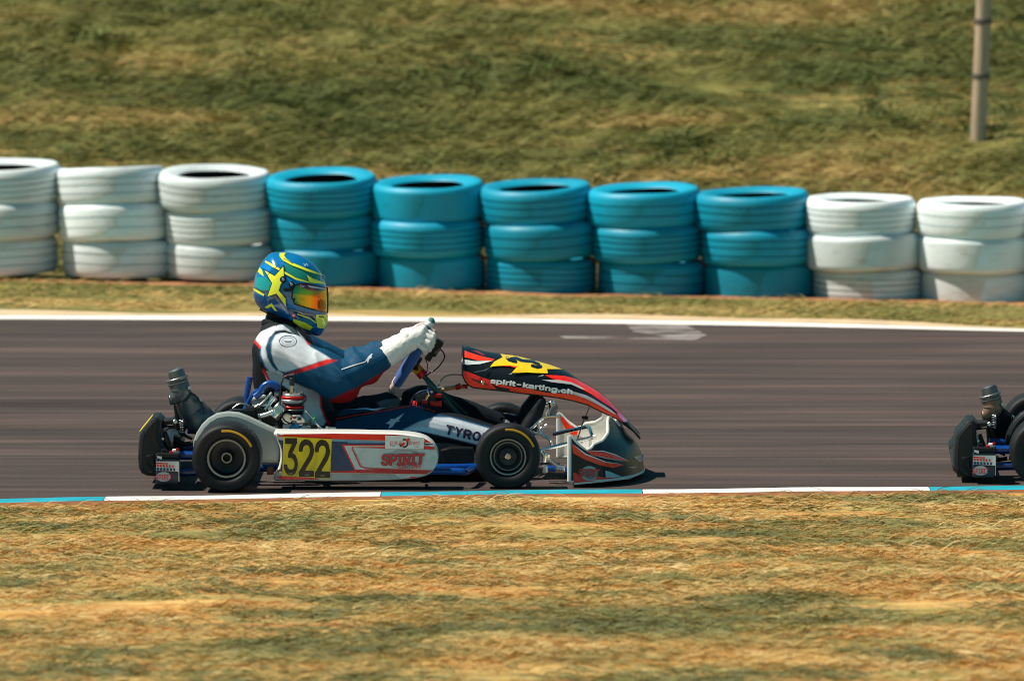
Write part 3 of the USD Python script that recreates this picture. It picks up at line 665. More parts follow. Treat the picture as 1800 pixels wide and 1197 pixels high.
YC = .705
RX, FX = at(400, 808, .02)[0], at(893, 807, .15)[0]
def profile_tyre(R, W, rim):
    h = W / 2
    return [(rim + .001, -h * .78), (rim + .010, -h * .94), (rim + .022, -h), (R * .86, -h * 1.0), (R * .93, -h * .95), (R * .975, -h * .82), (R * .994, -h * .62), (R, -h * .3), (R, h * .3), (R * .994, h * .62), (R * .975, h * .82), (R * .93, h * .95), (R * .86, h), (rim + .022, h), (rim + .010, h * .94), (rim + .001, h * .78)]
def wheel(parent, O, x, ym, R, W, rim, side_sign, rear, arc, flat=0.0):
    """side_sign -1: its outer face looks towards the camera"""
    w = UsdGeom.Xform.Define(stage, numbered(path_of(parent), 'wheel'))
    c = np.array([x, ym, R - .002]); h = W / 2
    def put(name, m, mat, smooth=40, **k):
        m = cat(m) if isinstance(m, list) else m
        v, f, _ = meshkit.arrays(m); v = v.copy()
        if side_sign > 0: v[:, 1] *= -1; f = f[:, ::-1]
        part(w, name, (v + c, f), mat, smooth, off=O, **k)
    put('tyre', lathe(profile_tyre(R, W, rim), n=72), rubber)
    if rear:
        put('rim', [lathe([(rim * .97, -h * .80), (rim * .90, -h * .62), (rim * .84, -h * .30), (.026, -h * .22), (.022, -h * .30)], n=56), lathe([(rim * .97, h * .8), (rim * .84, h * .3), (.03, h * .2)], n=40)], rim_dark)
        put('rim_lip', lathe([(rim * .90, -h * .76), (rim * .93, -h * .86), (rim + .002, -h * .86), (rim + .004, -h * .78)], n=64), rim_lip)
        put('axle_end', [lathe([(.015, -h * .2), (.015, -h * .62), (.0195, -h * .62), (.0195, -h * .2)], n=28)], rim_lip)
        put('axle_bore', lathe([(.0151, -h * .3), (1e-4, -h * .3)], n=20), black_satin)
    else:
        put('rim', [lathe([(rim * .97, -h * .82), (rim * .90, -h * .66), (rim * .83, -h * .34), (.036, -h * .25)], n=56), lathe([(rim * .97, h * .8), (rim * .84, h * .3), (.03, h * .2)], n=40)], rim_dark)
        put('rim_lip', [lathe([(rim * .91, -h * .78), (rim * .94, -h * .90), (rim + .001, -h * .90), (rim + .003, -h * .8)], n=64), lathe([(rim * .74, -h * .345), (rim * .76, -h * .37), (rim * .80, -h * .37), (rim * .82, -h * .33)], n=56)], rim_lip)
        put('hub', [lathe([(.036, -h * .2), (.035, -h * .5), (.030, -h * .56), (.012, -h * .56)], n=36)] + [cyl((.027 * math.cos(a), -h * .5, .027 * math.sin(a)), (.027 * math.cos(a), -h * .66, .027 * math.sin(a)), .0065, 10, .001) for a in np.radians([90, 210, 330])], rim_dark)
        put('axle_nut', [cyl((0, -h * .5, 0), (0, -h * .78, 0), .011, 6, .001), cyl((0, -h * .7, 0), (0, -h * .86, 0), .005, 12, .001)], steel)
    for a0, a1, r0, r1, s in arc:
        put('sidewall_marking', lathe([(R * r0, s * (h * 1.0 + .0012)), (R * (r0 + r1) / 2, s * (h * 1.0 + .002)), (R * r1, s * (h * .985 + .0012))][::-s], n=26, a0=a0, a1=a1), yellow_paint)
    return w

# battery case print, drawn in photo pixels for the first kart
def battery_print():
    q = lambda *p: zB(p)
    L = [(q((252, 832), (438, 832), (436, 915), (250, 905)), WHITE),
         (q((252, 840), (348, 846), (348, 856), (252, 852)), RED)]
    for k in range(6): L.append((q((254 + k * 25, 856 + k), (272 + k * 24, 857 + k), (274 + k * 24, 876 + k), (256 + k * 25, 875 + k)), RED))
    for k in range(6): L.append((q((254 + k * 27, 882 + k), (274 + k * 26, 883 + k), (276 + k * 26, 904 + k), (256 + k * 27, 903 + k)), NAVY))
    e = affinity.scale(Point(zB([(312, 955)])[0]).buffer(1, 24), 13, 8.5)
    L += [(e, srgb(196, 200, 200)), (q((256, 785), (298, 792), (298, 815), (262, 805)), WHITE)]
    x, y = zB([(246, 980)])[0]; L.append((letters_px('SPIRIT', x, y, 9.5, 29, 0), RED))
    return L

def make_kart(name, loc, rz, label, first):
    O = np.array([(RX + FX) / 2, YC, 0.0])
    kt = thing(name, loc, rz, label=label, cat='kart', group='racing karts on the track')
    def p(n, m, mat, smooth=35, **k): return pieces(kt, n, m, mat, smooth, off=O, **k)
    def sub(par, n, m, mat, smooth=35, **k): return pieces(par, n, m, mat, smooth, off=O, **k)
    def T(pts, y, r, n=10, k=6, curve=True): return tube(X3(pts, y), r, n, curve, k=k)
    # ---- wheels
    wheel(kt, O, RX, .012, .1305, .214, .070, -1, True, [(26, 100, .765, .835, -1)])
    wheel(kt, O, FX, .135, .1230, .130, .067, -1, False, [(22, 96, .81, .875, -1)])
    wheel(kt, O, RX, 2 * YC - .107, .1285, .214, .070, 1, True, [])
    wheel(kt, O, FX - .02, 2 * YC - .205, .1215, .130, .067, 1, False, [(30, 130, .62, .71, 1)])
    # ---- frame
    zf = .055
    rails = []
    for s in (-1, 1):
        yy = lambda v: YC + s * v
        rails.append(tube([(RX - .12, yy(.30), zf + .02), (RX + .1, yy(.31), zf), (RX + .35, yy(.34), zf), (FX - .25, yy(.33), zf), (FX, yy(.25), zf), (FX + .1, yy(.2), zf)], .0155, 12))
        rails.append(tube([(RX + .32, yy(.34), zf), (RX + .34, yy(.56), zf + .005), (RX + .40, yy(.60), zf + .01), (FX - .22, yy(.60), zf + .01), (FX - .16, yy(.56), zf + .005), (FX - .13, yy(.33), zf)], .0125, 12))
    rails += [tube([(FX, YC - .33, zf), (FX, YC + .33, zf)], .0155, 12, False), tube([(RX + .33, YC - .34, zf), (RX + .33, YC + .34, zf)], .0155, 12, False), tube([(FX - .35, YC - .34, zf), (FX - .35, YC + .34, zf)], .014, 12, False)]
    rails += [T(zB([(300, 785), (440, 785), (620, 785)]), .17, .0165), T(zB([(300, 920), (440, 920), (640, 915)]), .17, .0165)]
    rails += [tube([(RX - .20, YC + s * .42, .14), (RX + .02, YC + s * .40, .13)], .0155, 12, False) for s in (-1, 1)]
    rails += [T([(953, 824), (975, 824), (999, 828)], .42, .0125)]
    p('frame', rails, blue_frame)
    p('rear_axle', [cyl((RX, .03, .1265), (RX, 2 * YC - .12, .1265), .02, 18)], dull_steel)
    p('floor_tray', [rbox(((RX + FX) / 2 + .12, YC, .036), (.78, .60, .006), .002)], black_satin)
    p('lower_bar', [T(zC([(60, 1090), (260, 1062), (700, 1070), (1100, 1060), (1450, 1070)]), .30, .006), T(zC([(280, 1050), (300, 1120)]), .12, .006, curve=False), T(zC([(1440, 1050), (1470, 1115)]), .12, .006, curve=False)], black_satin)
    DROP = np.zeros(3) if first else np.array([0, 0, -.030])
    def sub(par, n, m, mat, smooth=35, **k): return pieces(par, n, m, mat, smooth, off=O - DROP, **k)
    def p(n, m, mat, smooth=35, **k): return pieces(kt, n, m, mat, smooth, off=O - DROP, **k)
    # ---- rear bumper
    out = side(zB([(215, 475), (262, 472), (298, 505), (290, 560), (288, 640), (326, 715), (352, 742), (352, 900), (250, 950), (180, 946), (135, 925), (112, 880), (105, 800), (110, 700), (118, 620), (135, 575)]), .10)
    bumper = p('rear_bumper', [plate(out, .07, .34, .016)], plastic_black)
    low = np.array([[q[0] + .02 * (q[1] > .12), .03 + (q[1] - .03) * .5] for q in out])
    sub(bumper, 'middle_section', plate(low, .335, 2 * YC - .335, .012), plastic_black)
    sub(bumper, 'end_section', plate(np.array([[q[0] + .02 * (q[1] > .15), .03 + (q[1] - .03) * .62] for q in out]), 2 * YC - .34, 2 * YC - .07, .016), plastic_black)
    sub(bumper, 'recess', plate(side(zB([(165, 785), (235, 775), (240, 870), (215, 880), (170, 850)]), .065), .066, .08, .004), black_satin)
    sub(bumper, 'bracket', [plate(side(zB([(310, 600), (335, 592), (392, 735), (350, 740), (318, 690)]), .12), .11, .15, .004), plate(side(zB([(300, 492), (400, 490), (405, 545), (300, 560)]), .2), .18, .30, .006)], plastic_black)
    sub(bumper, 'bolt', [cyl(at(*zB([(405, 512)])[0], .18), at(*zB([(405, 512)])[0], .165), .009, 6, .001), cyl(at(*zB([(305, 650)])[0], .11), at(*zB([(305, 650)])[0], .10), .006, 6, .001)], steel)
    if first:
        a, b = X3(zB([(122, 602), (222, 482)]), .12)
        d = (b - a) / np.linalg.norm(b - a); nrm = np.array([-d[2], 0, d[0]])
        M = np.eye(4); M[:3, 0], M[:3, 1], M[:3, 2] = d, (0, 1, 0), np.cross(d, (0, 1, 0))
        sub(bumper, 'number_panel', [rbox((a + b) / 2 + nrm * .002 + [0, .075, 0], (np.linalg.norm(b - a) * .92, .20, .010), .003, M)], look('yellow_panel', srgb(206, 176, 36), .4))
    DROP = np.zeros(3)
    # springs and hooks beside the bumper
    hel = lambda c, r, hgt, turns: [(c[0] + r * math.cos(t), c[1] + r * math.sin(t), c[2] + hgt * t / (2 * math.pi * turns)) for t in np.linspace(0, 2 * math.pi * turns, 12 * turns)]
    p('exhaust_spring', [tube(hel(at(*zB([(452, 612)])[0], .22), .008, .055, 6), .0022, 6, False)], steel)
    # ---- battery case hung on the near end of the bumper
    bc = p('battery_case', [rbox((at(295, 820, .055)[0], .055, at(295, 826, .055)[2]), (.087, .085, .098), .008)], look('battery_case_blue_black', (.012, .022, .04), .35, coat=.3) if first else '/World/Looks/battery_case_blue_black')
    sub(bc, 'lid', [rbox((at(296, 799, .055)[0], .055, at(296, 799.5, .055)[2]), (.090, .088, .020), .006), rbox((at(288, 793, .06)[0], .06, at(288, 793, .06)[2]), (.02, .03, .016), .003)], black_satin)
    sub(bc, 'terminal', [rbox((at(309, 793, .05)[0], .05, at(309, 793, .05)[2]), (.026, .03, .018), .004)], white_plastic)
    sub(bc, 'terminal_cap', [rbox((at(301, 795, .02)[0], .02, at(301, 795, .02)[2]), (.016, .01, .008), .002), rbox((at(312, 791, .034)[0], .034, at(312, 790, .034)[2]), (.012, .01, .01), .002)], red_anodised)
    m, c = printed(battery_print(), lambda x, z: np.full(np.shape(x), .0125), .0125)
    sub(bc, 'sticker', m, vinyl, True, colors=c)
    sub(bc, 'clamp_strip', [rbox(at(315, 828, .03), (.004, .06, .075), .0015)], steel)
    DROP = np.zeros(3) if first else np.array([.004, 0, -.082])
    # ---- exhaust
    ye = .36
    ex = p('exhaust', [T(zB([(470, 300), (500, 350), (545, 430), (600, 490), (700, 560), (860, 640)]), [ye - .06, ye - .03, ye, ye, ye + .02, ye + .05], [.030, .044, .058, .060, .052, .030], 22)], dull_steel if first else black_satin)
    sub(ex, 'end_can', [T(zB([(404, 84), (405, 86), (408, 96), (414, 116), (428, 172), (438, 215)]), ye - .06, [.012, .022, .029, .0315, .0325, .0325], 26, curve=False)], dull_steel)
    ca, cb = X3(zB([(405, 120), (440, 240)]), ye - .06); cd_ = (cb - ca) / np.linalg.norm(cb - ca); cs_ = np.cross(cd_, [0, 1.0, 0])
    hoop = lambda q, r_, w_: tube([q + r_ * (math.cos(a) * cs_ + math.sin(a) * np.array([0, 1.0, 0])) for a in np.linspace(0, 2 * math.pi, 40, endpoint=False)], w_, 8, False, True)
    sub(ex, 'clamp_ring', [hoop(at(*zB([(420, 165)])[0], ye - .06), .038, .0052), hoop(at(*zB([(429, 196)])[0], ye - .06), .0365, .0045)], rim_lip)
    sub(ex, 'elbow', [T(zB([(434, 205), (446, 262), (425, 300), (380, 328), (360, 332)]), ye - .06, [.037, .040, .034, .022, .020], 20)], hot_steel if not first else dull_steel)
    sub(ex, 'elbow_bore', [T(zB([(361, 331.7), (355, 333)]), ye - .06, .016, 14, curve=False)], black_satin)
    sub(ex, 'strap', [T(zB([(520, 275), (585, 320), (630, 400), (636, 450)]), ye - .07, .003), T(zB([(400, 370), (410, 450), (440, 540)]), ye - .06, .004)], black_rubber)
    sub(ex, 'bolt', [cyl(at(*zB([(520, 238)])[0], ye - .098), at(*zB([(512, 238)])[0], ye - .07), .007, 6), cyl(at(*zB([(606, 340)])[0], ye - .07), at(*zB([(606, 340)])[0], ye - .04), .007, 6)], steel)
    sub(ex, 'mounting', [plate(side(zB([(395, 380), (480, 340), (500, 560), (460, 640), (410, 560)]), ye), ye - .02, ye + .06, .006)], black_satin)
    p('exhaust_cradle', [T(zB([(420, 560), (480, 620), (545, 650)]), .28, .006), T(zB([(400, 660), (470, 690), (560, 680)]), .26, .008), plate(side(zB([(395, 620), (470, 660), (470, 740), (390, 740)]), .3), .26, .42, .005)], black_satin)
    DROP = np.zeros(3)
    # ---- chain guard behind the near rear wheel
    gd = side(zB([(545, 730), (552, 670), (575, 605), (615, 540), (670, 485), (740, 446), (830, 431), (920, 440), (1000, 470), (1100, 517), (1200, 562), (1290, 588), (1240, 640), (1255, 760), (1240, 850), (600, 850)]), .23)
    p('chain_guard', [plate(gd, .225, .285, .016)], grey_plastic if first else plastic_black)
    p('chain_guard_bracket', [rbox(X3(zB([(1175, 905)]), .26)[0], (.026, .03, .03), .004)], look('rusty_bracket', srgb(110, 70, 50), .7) if first else '/World/Looks/rusty_bracket')
    # ---- side pods
    so = zC([(110, 600), (135, 592), (300, 594), (700, 595), (1000, 600), (1200, 606), (1330, 618), (1420, 640), (1480, 675), (1525, 725), (1545, 785), (1545, 850), (1525, 905), (1480, 955), (1420, 985), (1300, 1005), (1100, 1018), (800, 1024), (500, 1025), (250, 1018), (130, 1020), (105, 1000), (115, 965), (140, 920), (158, 860), (165, 800), (160, 740), (140, 680), (118, 640), (106, 618)])
    sp = side(so, .05); sp = spline(sp, 3, True)
    pod = p('side_pod', [plate(sp, .035, .20, .014)], white_plastic)
    q = lambda *a: zC(a)
    GREY, LB, TEALW, CRIM = srgb(172, 184, 182), srgb(96, 156, 184), srgb(196, 212, 210), srgb(220, 30, 40)
    L = [(q((605, 955), (1170, 962), (1200, 1000), (1000, 1008), (800, 1010), (605, 1008)), GREY), (q((1215, 966), (1400, 972), (1300, 994), (1205, 998)), TEALW), (q((1300, 985), (1360, 985), (1350, 993), (1300, 994)), RED),
         (q((140, 628), (200, 614), (620, 608), (1083, 612), (1083, 668), (620, 655), (200, 636), (140, 636)), RED), (q((135, 606), (185, 625), (140, 622)), NAVY),
         (q((1083, 612), (1240, 620), (1370, 640), (1240, 636), (1083, 630)), RED),
         (q((142, 664), (190, 668), (186, 945), (160, 925), (178, 850), (178, 760), (166, 710)), NAVY), (q((150, 920), (182, 920), (180, 940), (146, 944)), srgb(150, 60, 70)),
         (q((136, 978), (250, 984), (500, 1002), (495, 1010), (150, 1008)), RED),
         (q((612, 660), (800, 664), (1083, 678), (1083, 700), (612, 700)), LB), (q((612, 676), (760, 680), (740, 705), (735, 730), (812, 930), (605, 937)), NAVY), (q((610, 690), (1083, 690), (1083, 706), (610, 706)), NAVY),
         (q((700, 702), (1085, 706), (1515, 726), (1518, 746), (1085, 737), (800, 722), (798, 745), (872, 893), (920, 908), (1500, 930), (1440, 962), (1180, 958), (605, 948), (605, 936), (812, 930)), CRIM),
         (q((722, 712), (812, 716), (792, 724), (788, 740), (862, 900), (920, 918), (1000, 924), (822, 921)), TEALW), (q((735, 715), (1083, 716), (1083, 722), (740, 722)), WHITE),
         (q((806, 730), (1085, 740), (1522, 750), (1538, 790), (1538, 850), (1508, 918), (930, 902), (884, 890)), srgb(190, 204, 202)),
         (q((1425, 648), (1470, 676), (1498, 690), (1425, 684)), RED), (q((1425, 690), (1500, 696), (1508, 706), (1425, 704)), NAVY), (q((1425, 716), (1512, 722), (1518, 744), (1425, 741)), CRIM),
         (q((190, 632), (616, 655), (600, 1003), (180, 975)), YELLOW)]
    for k, (d, x0, x1, yb, yt) in enumerate((('3', 196, 318, 972, 645), ('2', 325, 460, 984, 655), ('2', 466, 600, 993, 658))):
        (ax, ay), (bx_, by) = zC([(x0, yb), (x1, yt)])
        L.append((letters_px(d, ax, ay, ay - by, bx_ - ax), INK))
    for x, y in ((255, 955), (400, 968), (535, 975)): L.append((affinity.scale(Point(zC([(x, y)])[0]).buffer(1, 12), 4.2, 1.3), srgb(120, 122, 96)))
    L.append((q((1083, 622), (1300, 628), (1422, 642), (1422, 742), (1083, 737)), WHITE))
    for t_, x0, x1, yb, yt in (('pneus', 1126, 1228, 712, 672), ('direct', 1278, 1386, 706, 668)):
        (ax, ay), (bx_, by) = zC([(x0, yb), (x1, yt)]); L.append((letters_px(t_, ax, ay, ay - by, bx_ - ax, bold=False), CRIM))
    cx, cy = zC([(1252, 690)])[0]
    L += [(ring_px(cx, cy, 7, 8, 3).intersection(sbox(cx - 3, cy - 9, cx + 9, cy + 9)), srgb(40, 44, 48)), (q((1210, 705), (1245, 680), (1262, 695), (1225, 722)), RED), (q((1262, 665), (1290, 640), (1302, 660), (1280, 680)), RED), (q((1205, 700), (1215, 694), (1228, 716), (1216, 724)), srgb(40, 44, 48)),
          (q((1128, 708), (1170, 710), (1170, 714), (1128, 712)), srgb(90, 90, 96)), (q((1345, 718), (1380, 720), (1380, 724), (1345, 722)), srgb(90, 90, 96))]
    ex_, ey_ = zC([(1250, 828)])[0]
    L += [(ring_px(ex_, ey_, 33, 16.5, .6), srgb(30, 40, 46)), (ring_px(ex_ + 2, ey_ - 1, 29, 13.5, .5), srgb(30, 40, 46))]
    (ax, ay), (bx_, by) = zC([(1050, 884), (1422, 788)])
    W0 = letters_px('SPIRIT', ax, ay, ay - by, bx_ - ax, -1.2, 4)
    L += [(W0.buffer(.9), srgb(70, 20, 34)), (W0, srgb(220, 40, 50))]
    (ax, ay), (bx_, by) = zC([(1198, 912), (1396, 868)])
    L += [(letters_px('KARTING', ax, ay, ay - by, bx_ - ax, -1.0, 4), srgb(200, 40, 56))]
    if not first: L = [(g, c) for g, c in L if not (c is YELLOW or c is INK)]
    m, c = printed(L, lambda x, z: np.full(np.shape(x), .035), .035)
    sub(pod, 'graphics', m, vinyl, True, colors=c)
    far = sp.copy()
    p('side_pod', [plate(far, 2 * YC - .20, 2 * YC - .035, .014)], white_plastic, label='plain white side pod on the far side')
    # ---- engine
    ey = .34
    P = lambda a, b, y=ey: at(*zC([(a, b)])[0], y)
    eng = p('engine', [rbox(P(285, 492), (.070, .10, .05), .012), rbox(P(310, 560), (.11, .10, .05), .015)], alloy)
    cyz = lambda zt, zb, r: (lambda a, b: lathe([(1e-3, b), (r - .003, b), (r, b + .003), (r, a - .003), (r - .003, a), (1e-3, a)], (P(275, 300)[0], ey, 0), 'z', 28))(P(275, zt)[2], P(275, zb)[2])
    sub(eng, 'cylinder_head', [cyz(258, 290, .040), cyz(306, 342, .046)], alloy)
    sub(eng, 'head_ring', [cyz(278, 304, .0455)], red_anodised)
    sub(eng, 'head_bolt', [cyl(P(275, 262) + [.036 * math.cos(a), .036 * math.sin(a), -.004], P(275, 240) + [.036 * math.cos(a), .036 * math.sin(a), 0], .0045, 6) for a in np.radians(np.arange(15, 375, 60))], steel)
    sub(eng, 'cylinder', [cyz(342 + k * 17, 342 + k * 17 + 9, .043 - .002 * (k % 2)) for k in range(6)] + [cyz(344, 445, .034)], black_satin)
    sub(eng, 'cylinder_sticker', [cyz(362, 386, .0436)], red_anodised)
    sub(eng, 'cylinder_band', [cyz(390, 405, .0438)], alloy)
    sub(eng, 'spark_plug', [cyl(P(263, 255), P(263, 185), .006, 10), cyl(P(263, 232), P(263, 218), .011, 6)], steel)
    sub(eng, 'plug_cap', [cyl(P(263, 190), P(266, 118), .010, 12, .003), cyl(P(240, 104), P(290, 96), .008, 10, .002)], black_rubber)
    sub(eng, 'ignition_cable', [T(zC([(245, 100), (200, 112), (172, 170), (162, 260), (164, 380), (185, 470), (230, 512), (320, 522), (430, 510)]), ey - .06, .0032, 8), T(zC([(180, 340), (280, 352), (375, 330), (384, 280), (340, 262)]), ey - .055, .003, 8)], black_rubber)
    sub(eng, 'carburettor', [cyl(P(150, 405, .30), P(105, 470, .30), .021, 18, .004), cyl(P(120, 360, .30), P(190, 420, .30), .024, 18, .005), cyl(P(150, 395, .26), P(150, 395, .33), .020, 16, .004)], steel)
    sub(eng, 'intake_pipe', [T(zC([(-10, 458), (60, 436), (110, 415)]), .30, .0095, 12), T(zC([(30, 400), (80, 340), (120, 290)]), .32, .006, 8), T(zC([(-60, 400), (20, 330), (90, 250)]), .38, .006, 8)], steel)
    sub(eng, 'water_outlet', [cyl(P(110, 262, .36), P(150, 262, .36), .011, 12, .002), cyl(P(95, 300, .35), P(120, 330, .35), .013, 12, .003)], alloy)
    sub(eng, 'crankcase_cover', [lathe([(1e-3, -.06), (.018, -.06), (.022, -.056), (.022, .0)], P(228, 470), 'y', 22), lathe([(1e-3, -.06), (.015, -.06), (.019, -.056), (.019, .0)], P(345, 490), 'y', 22), rbox(P(300, 478, ey - .055), (.05, .01, .018), .004)], steel)
    sub(eng, 'crankcase_badge', [lathe([(1e-3, -.0625), (.006, -.062), (.0065, -.06)], P(292, 458), 'y', 14)], red_anodised)
    sub(eng, 'clutch_cover', [lathe([(1e-3, -.07), (.020, -.07), (.027, -.064), (.028, -.02)], P(300, 575), 'y', 28)], look('blue_clutch_cover', srgb(16, 96, 140), .3, metal=.4, coat=.4) if first else '/World/Looks/blue_clutch_cover')
    sub(eng, 'choke_knob', [cyl(P(462, 505, .28), P(464, 470, .28), .007, 10, .002), cyl(P(464, 470, .28), P(466, 432, .28), .0025, 8)], green_plastic)
    sub(eng, 'linkage', [T(zC([(380, 400), (440, 470), (530, 580)]), .29, .0035, 8, curve=False), T(zC([(480, 520), (560, 585), (640, 560)]), .27, .004, 8), T(zC([(400, 540), (480, 560), (600, 575)]), .27, .003, 8), rbox(P(620, 565, .27), (.03, .02, .012), .003), rbox(P(575, 560, .26), (.012, .02, .014), .003)], steel)
    sub(eng, 'wiring', [T(zC([(380, 520), (450, 545), (520, 590), (640, 600), (740, 590)]), .26, .003, 8), T(zC([(120, 520), (160, 560), (240, 600), (330, 600)]), .27, .004, 8), T(zC([(420, 480), (440, 560), (480, 590)]), .25, .003, 8)], black_rubber)
    sub(eng, 'water_hose', [T(zC([(-60, 290), (-15, 250), (20, 195), (70, 172), (120, 185), (150, 215)]), .36, .0135, 14)], blue_frame, label='glossy blue rubber water hose')
    p('engine_mount', [T(zB([(870, 405), (920, 370), (985, 372), (1035, 420)]), .40, .0035, 8), T(zB([(980, 455), (1060, 390), (1085, 372)]), .36, .005, 8), cyl(at(*zB([(1075, 470)])[0], .33), at(*zB([(1165, 452)])[0], .33), .011, 12, .002), cyl(at(*zB([(1150, 395)])[0], .36), at(*zB([(1195, 300)])[0], .36), .006, 10)], steel)
    p('chain', [rbox(at(*zB([(950, 440)])[0], .36), (.10, .05, .03), .006), rbox(at(*zB([(1060, 440)])[0], .38), (.09, .06, .05), .008), rbox(at(*zB([(1180, 500)])[0], .37), (.07, .08, .04), .008)], black_satin)
    # ---- seat
    sc = [(441, 700), (446, 722), (458, 748), (486, 770), (540, 782), (600, 780)]
    back = X3(sc, YC); seat_v, seat_f = [], []
    nw = 13
    for i, c_ in enumerate(spline(back, 5)):
        for j in range(nw):
            a = math.pi * (j / (nw - 1)); w_ = .175
            lift_ = .10 * (1 - math.sin(a)) ** 1.2 * (1 if i > 8 else .45)
            fw = .13 * (1 - math.sin(a)) ** 1.2 * (1 if i < 16 else .2)
            seat_v.append([c_[0] + fw, YC - w_ * math.cos(a), c_[2] + lift_])
    rows = len(seat_v) // nw
    seat_f = [[i * nw + j, i * nw + j + 1, (i + 1) * nw + j + 1, (i + 1) * nw + j] for i in range(rows - 1) for j in range(nw - 1)]
    seat = p('seat', (np.array(seat_v), np.array(seat_f)), seat_grey, True)
    sub(seat, 'rim_edge', [tube([seat_v[j] for j in range(nw)], .008, 8, True, k=4)], seat_grey)
    sub(seat, 'strut', [T(zB([(995, 380), (985, 300), (1000, 200), (1010, 150)]), .50, .012, 12), T(zB([(960, 420), (1040, 280), (1100, 260)]), .46, .008, 10)], blue_frame)
    # ---- steering
    A, B = at(688, 689, YC), at(757, 577, YC); c0 = (A + B) / 2; u = (B - A) / np.linalg.norm(B - A); Rw = np.linalg.norm(B - A) / 2 - .014
    ang = np.linspace(0, 2 * math.pi, 64, endpoint=False); v_ = np.array([0, 1.0, 0]); nrm = np.cross(u, v_); nrm *= np.sign(-nrm[0])
    circ = lambda a0, a1, n: [c0 + Rw * (math.cos(a) * u + math.sin(a) * v_) + nrm * .0 for a in np.radians(np.linspace(a0, a1, n))]
    sw = p('steering_wheel', [tube(circ(20, 138, 30), .0195, 14, False), tube(circ(222, 340, 30), .0195, 14, False)], blue_suede)
    sub(sw, 'bottom_grip', [tube(circ(136, 224, 20), .0185, 14, False)], pale_suede)
    sub(sw, 'top_grip', [tube(circ(-21, 21, 14), .0160, 14, False)], pale_suede)
    sub(sw, 'spoke', [hull(np.vstack([trimesh.creation.icosphere(1, .010).vertices + pt for pt in (c0 - nrm * .02, c0 + Rw * (math.cos(a) * u + math.sin(a) * v_))])) for a in (math.pi, math.pi / 2, -math.pi / 2)], blue_suede)
    sub(sw, 'hub', [cyl(c0 - nrm * .035, c0 - nrm * .005, .03, 18, .004)], black_satin)
    d0, d1 = X3(zD([(960, 420), (1010, 440)]), YC - .02)
    M = np.eye(4); M[:3, 0], M[:3, 1], M[:3, 2] = u, v_, nrm
    dash = p('lap_timer', [rbox(at(*zD([(1000, 425)])[0], YC), (.066, .10, .030), .005, M), rbox(at(*zD([(930, 505)])[0], YC), (.040, .07, .026), .004, M)], black_satin)
    sub(dash, 'cable', [T(zD([(1030, 430), (1075, 480), (1082, 540), (1010, 640), (920, 700), (880, 730)]), YC, .0028, 8), T(zD([(885, 545), (905, 600), (900, 680), (880, 730)]), YC, .002, 8)], black_rubber)
    sub(dash, 'plug', [cyl(at(*zD([(985, 480)])[0], YC - .05), at(*zD([(1040, 440)])[0], YC - .05), .006, 10)], dull_steel)
    e0, e1 = at(*zD([(750, 600)])[0], YC), at(*zD([(1240, 1120)])[0], YC)
    ax_ = e1 - e0
    col_ = p('steering_column', [cyl(e0, e0 + ax_ * .70, .0095, 14)], teal_tube)
    sub(col_, 'yellow_sleeve', [cyl(e0 + ax_ * .02, e0 + ax_ * .15, .0195, 18, .002)], yellow_paint)
    sub(col_, 'red_sleeve', [cyl(e0 + ax_ * .15, e0 + ax_ * .24, .0198, 18, .002)], red_anodised)
    sub(col_, 'sleeve_mark', [rbox(e0 + ax_ * .085 + [0, -.0185, 0], (.014, .004, .014), .001)], black_satin)
    sub(col_, 'clamp', [rbox(at(*zD([(950, 870)])[0], YC - .01), (.030, .04, .034), .005, M)], blue_frame)
    sub(col_, 'bolt', [cyl(at(*zD([(948, 890)])[0], YC - .035), at(*zD([(948, 890)])[0], YC - .02), .005, 6)], steel)
    p('column_support', [T(zD([(1070, 920), (1250, 1140)]), YC - .10, .007, 10, curve=False), T(zD([(1060, 905), (1180, 1000), (1330, 1130)]), YC + .12, .006, 10, curve=False), T(zD([(900, 780), (980, 860), (1040, 910)]), YC - .04, .0075, 10, curve=False)], teal_tube)
    p('brake_hose', [T(zD([(720, 1020), (760, 940), (830, 890), (890, 875)]), YC - .08, .0042, 8), T(zD([(905, 880), (915, 920), (885, 985)]), YC - .10, .0045, 8)], chrome)
    p('brake_reservoir', [rbox(at(*zD([(995, 1015)])[0], YC - .11), (.045, .04, .022), .004), rbox(at(*zD([(1020, 930)])[0], YC - .05), (.030, .03, .016), .003), rbox(at(*zD([(880, 1005)])[0], YC - .1), (.022, .03, .018), .003)], red_anodised)
    p('fairing_bracket', [T(zD([(1000, 885), (1090, 862), (1210, 842), (1300, 838)]), YC, .0075, 10)], beige_tube)
    p('fairing_bracket_joint', [cyl(at(*zD([(1200, 845)])[0], YC), at(*zD([(1260, 825)])[0], YC), .011, 12, .002), cyl(at(*zD([(1270, 830)])[0], YC), at(*zD([(1330, 838)])[0], YC), .008, 12, .002)], red_anodised)
    p('breather_hose', [T(zD([(1020, 840), (1040, 780), (1100, 725), (1180, 708), (1280, 715)]), YC, .0032, 8), T(zD([(1000, 850), (1120, 835), (1200, 820)]), YC - .02, .0022, 8)], clear_hose)
    # ---- front number fairing
    tp = zF([(157, 92), (195, 86), (330, 130), (480, 152), (600, 168), (760, 205), (870, 235), (980, 275), (1060, 320), (1130, 370), (1220, 420), (1300, 470), (1370, 530), (1430, 590), (1480, 640), (1540, 710), (1590, 780), (1632, 830)])
    bp = zF([(150, 300), (165, 360), (200, 405), (240, 430), (320, 440), (430, 452), (550, 465), (800, 495), (950, 515), (1080, 540), (1200, 575), (1330, 640), (1440, 690), (1500, 735), (1590, 800), (1632, 832)])
    wid = lambda x_: .19 - .08 * smoothstep(.3, 1.0, x_)
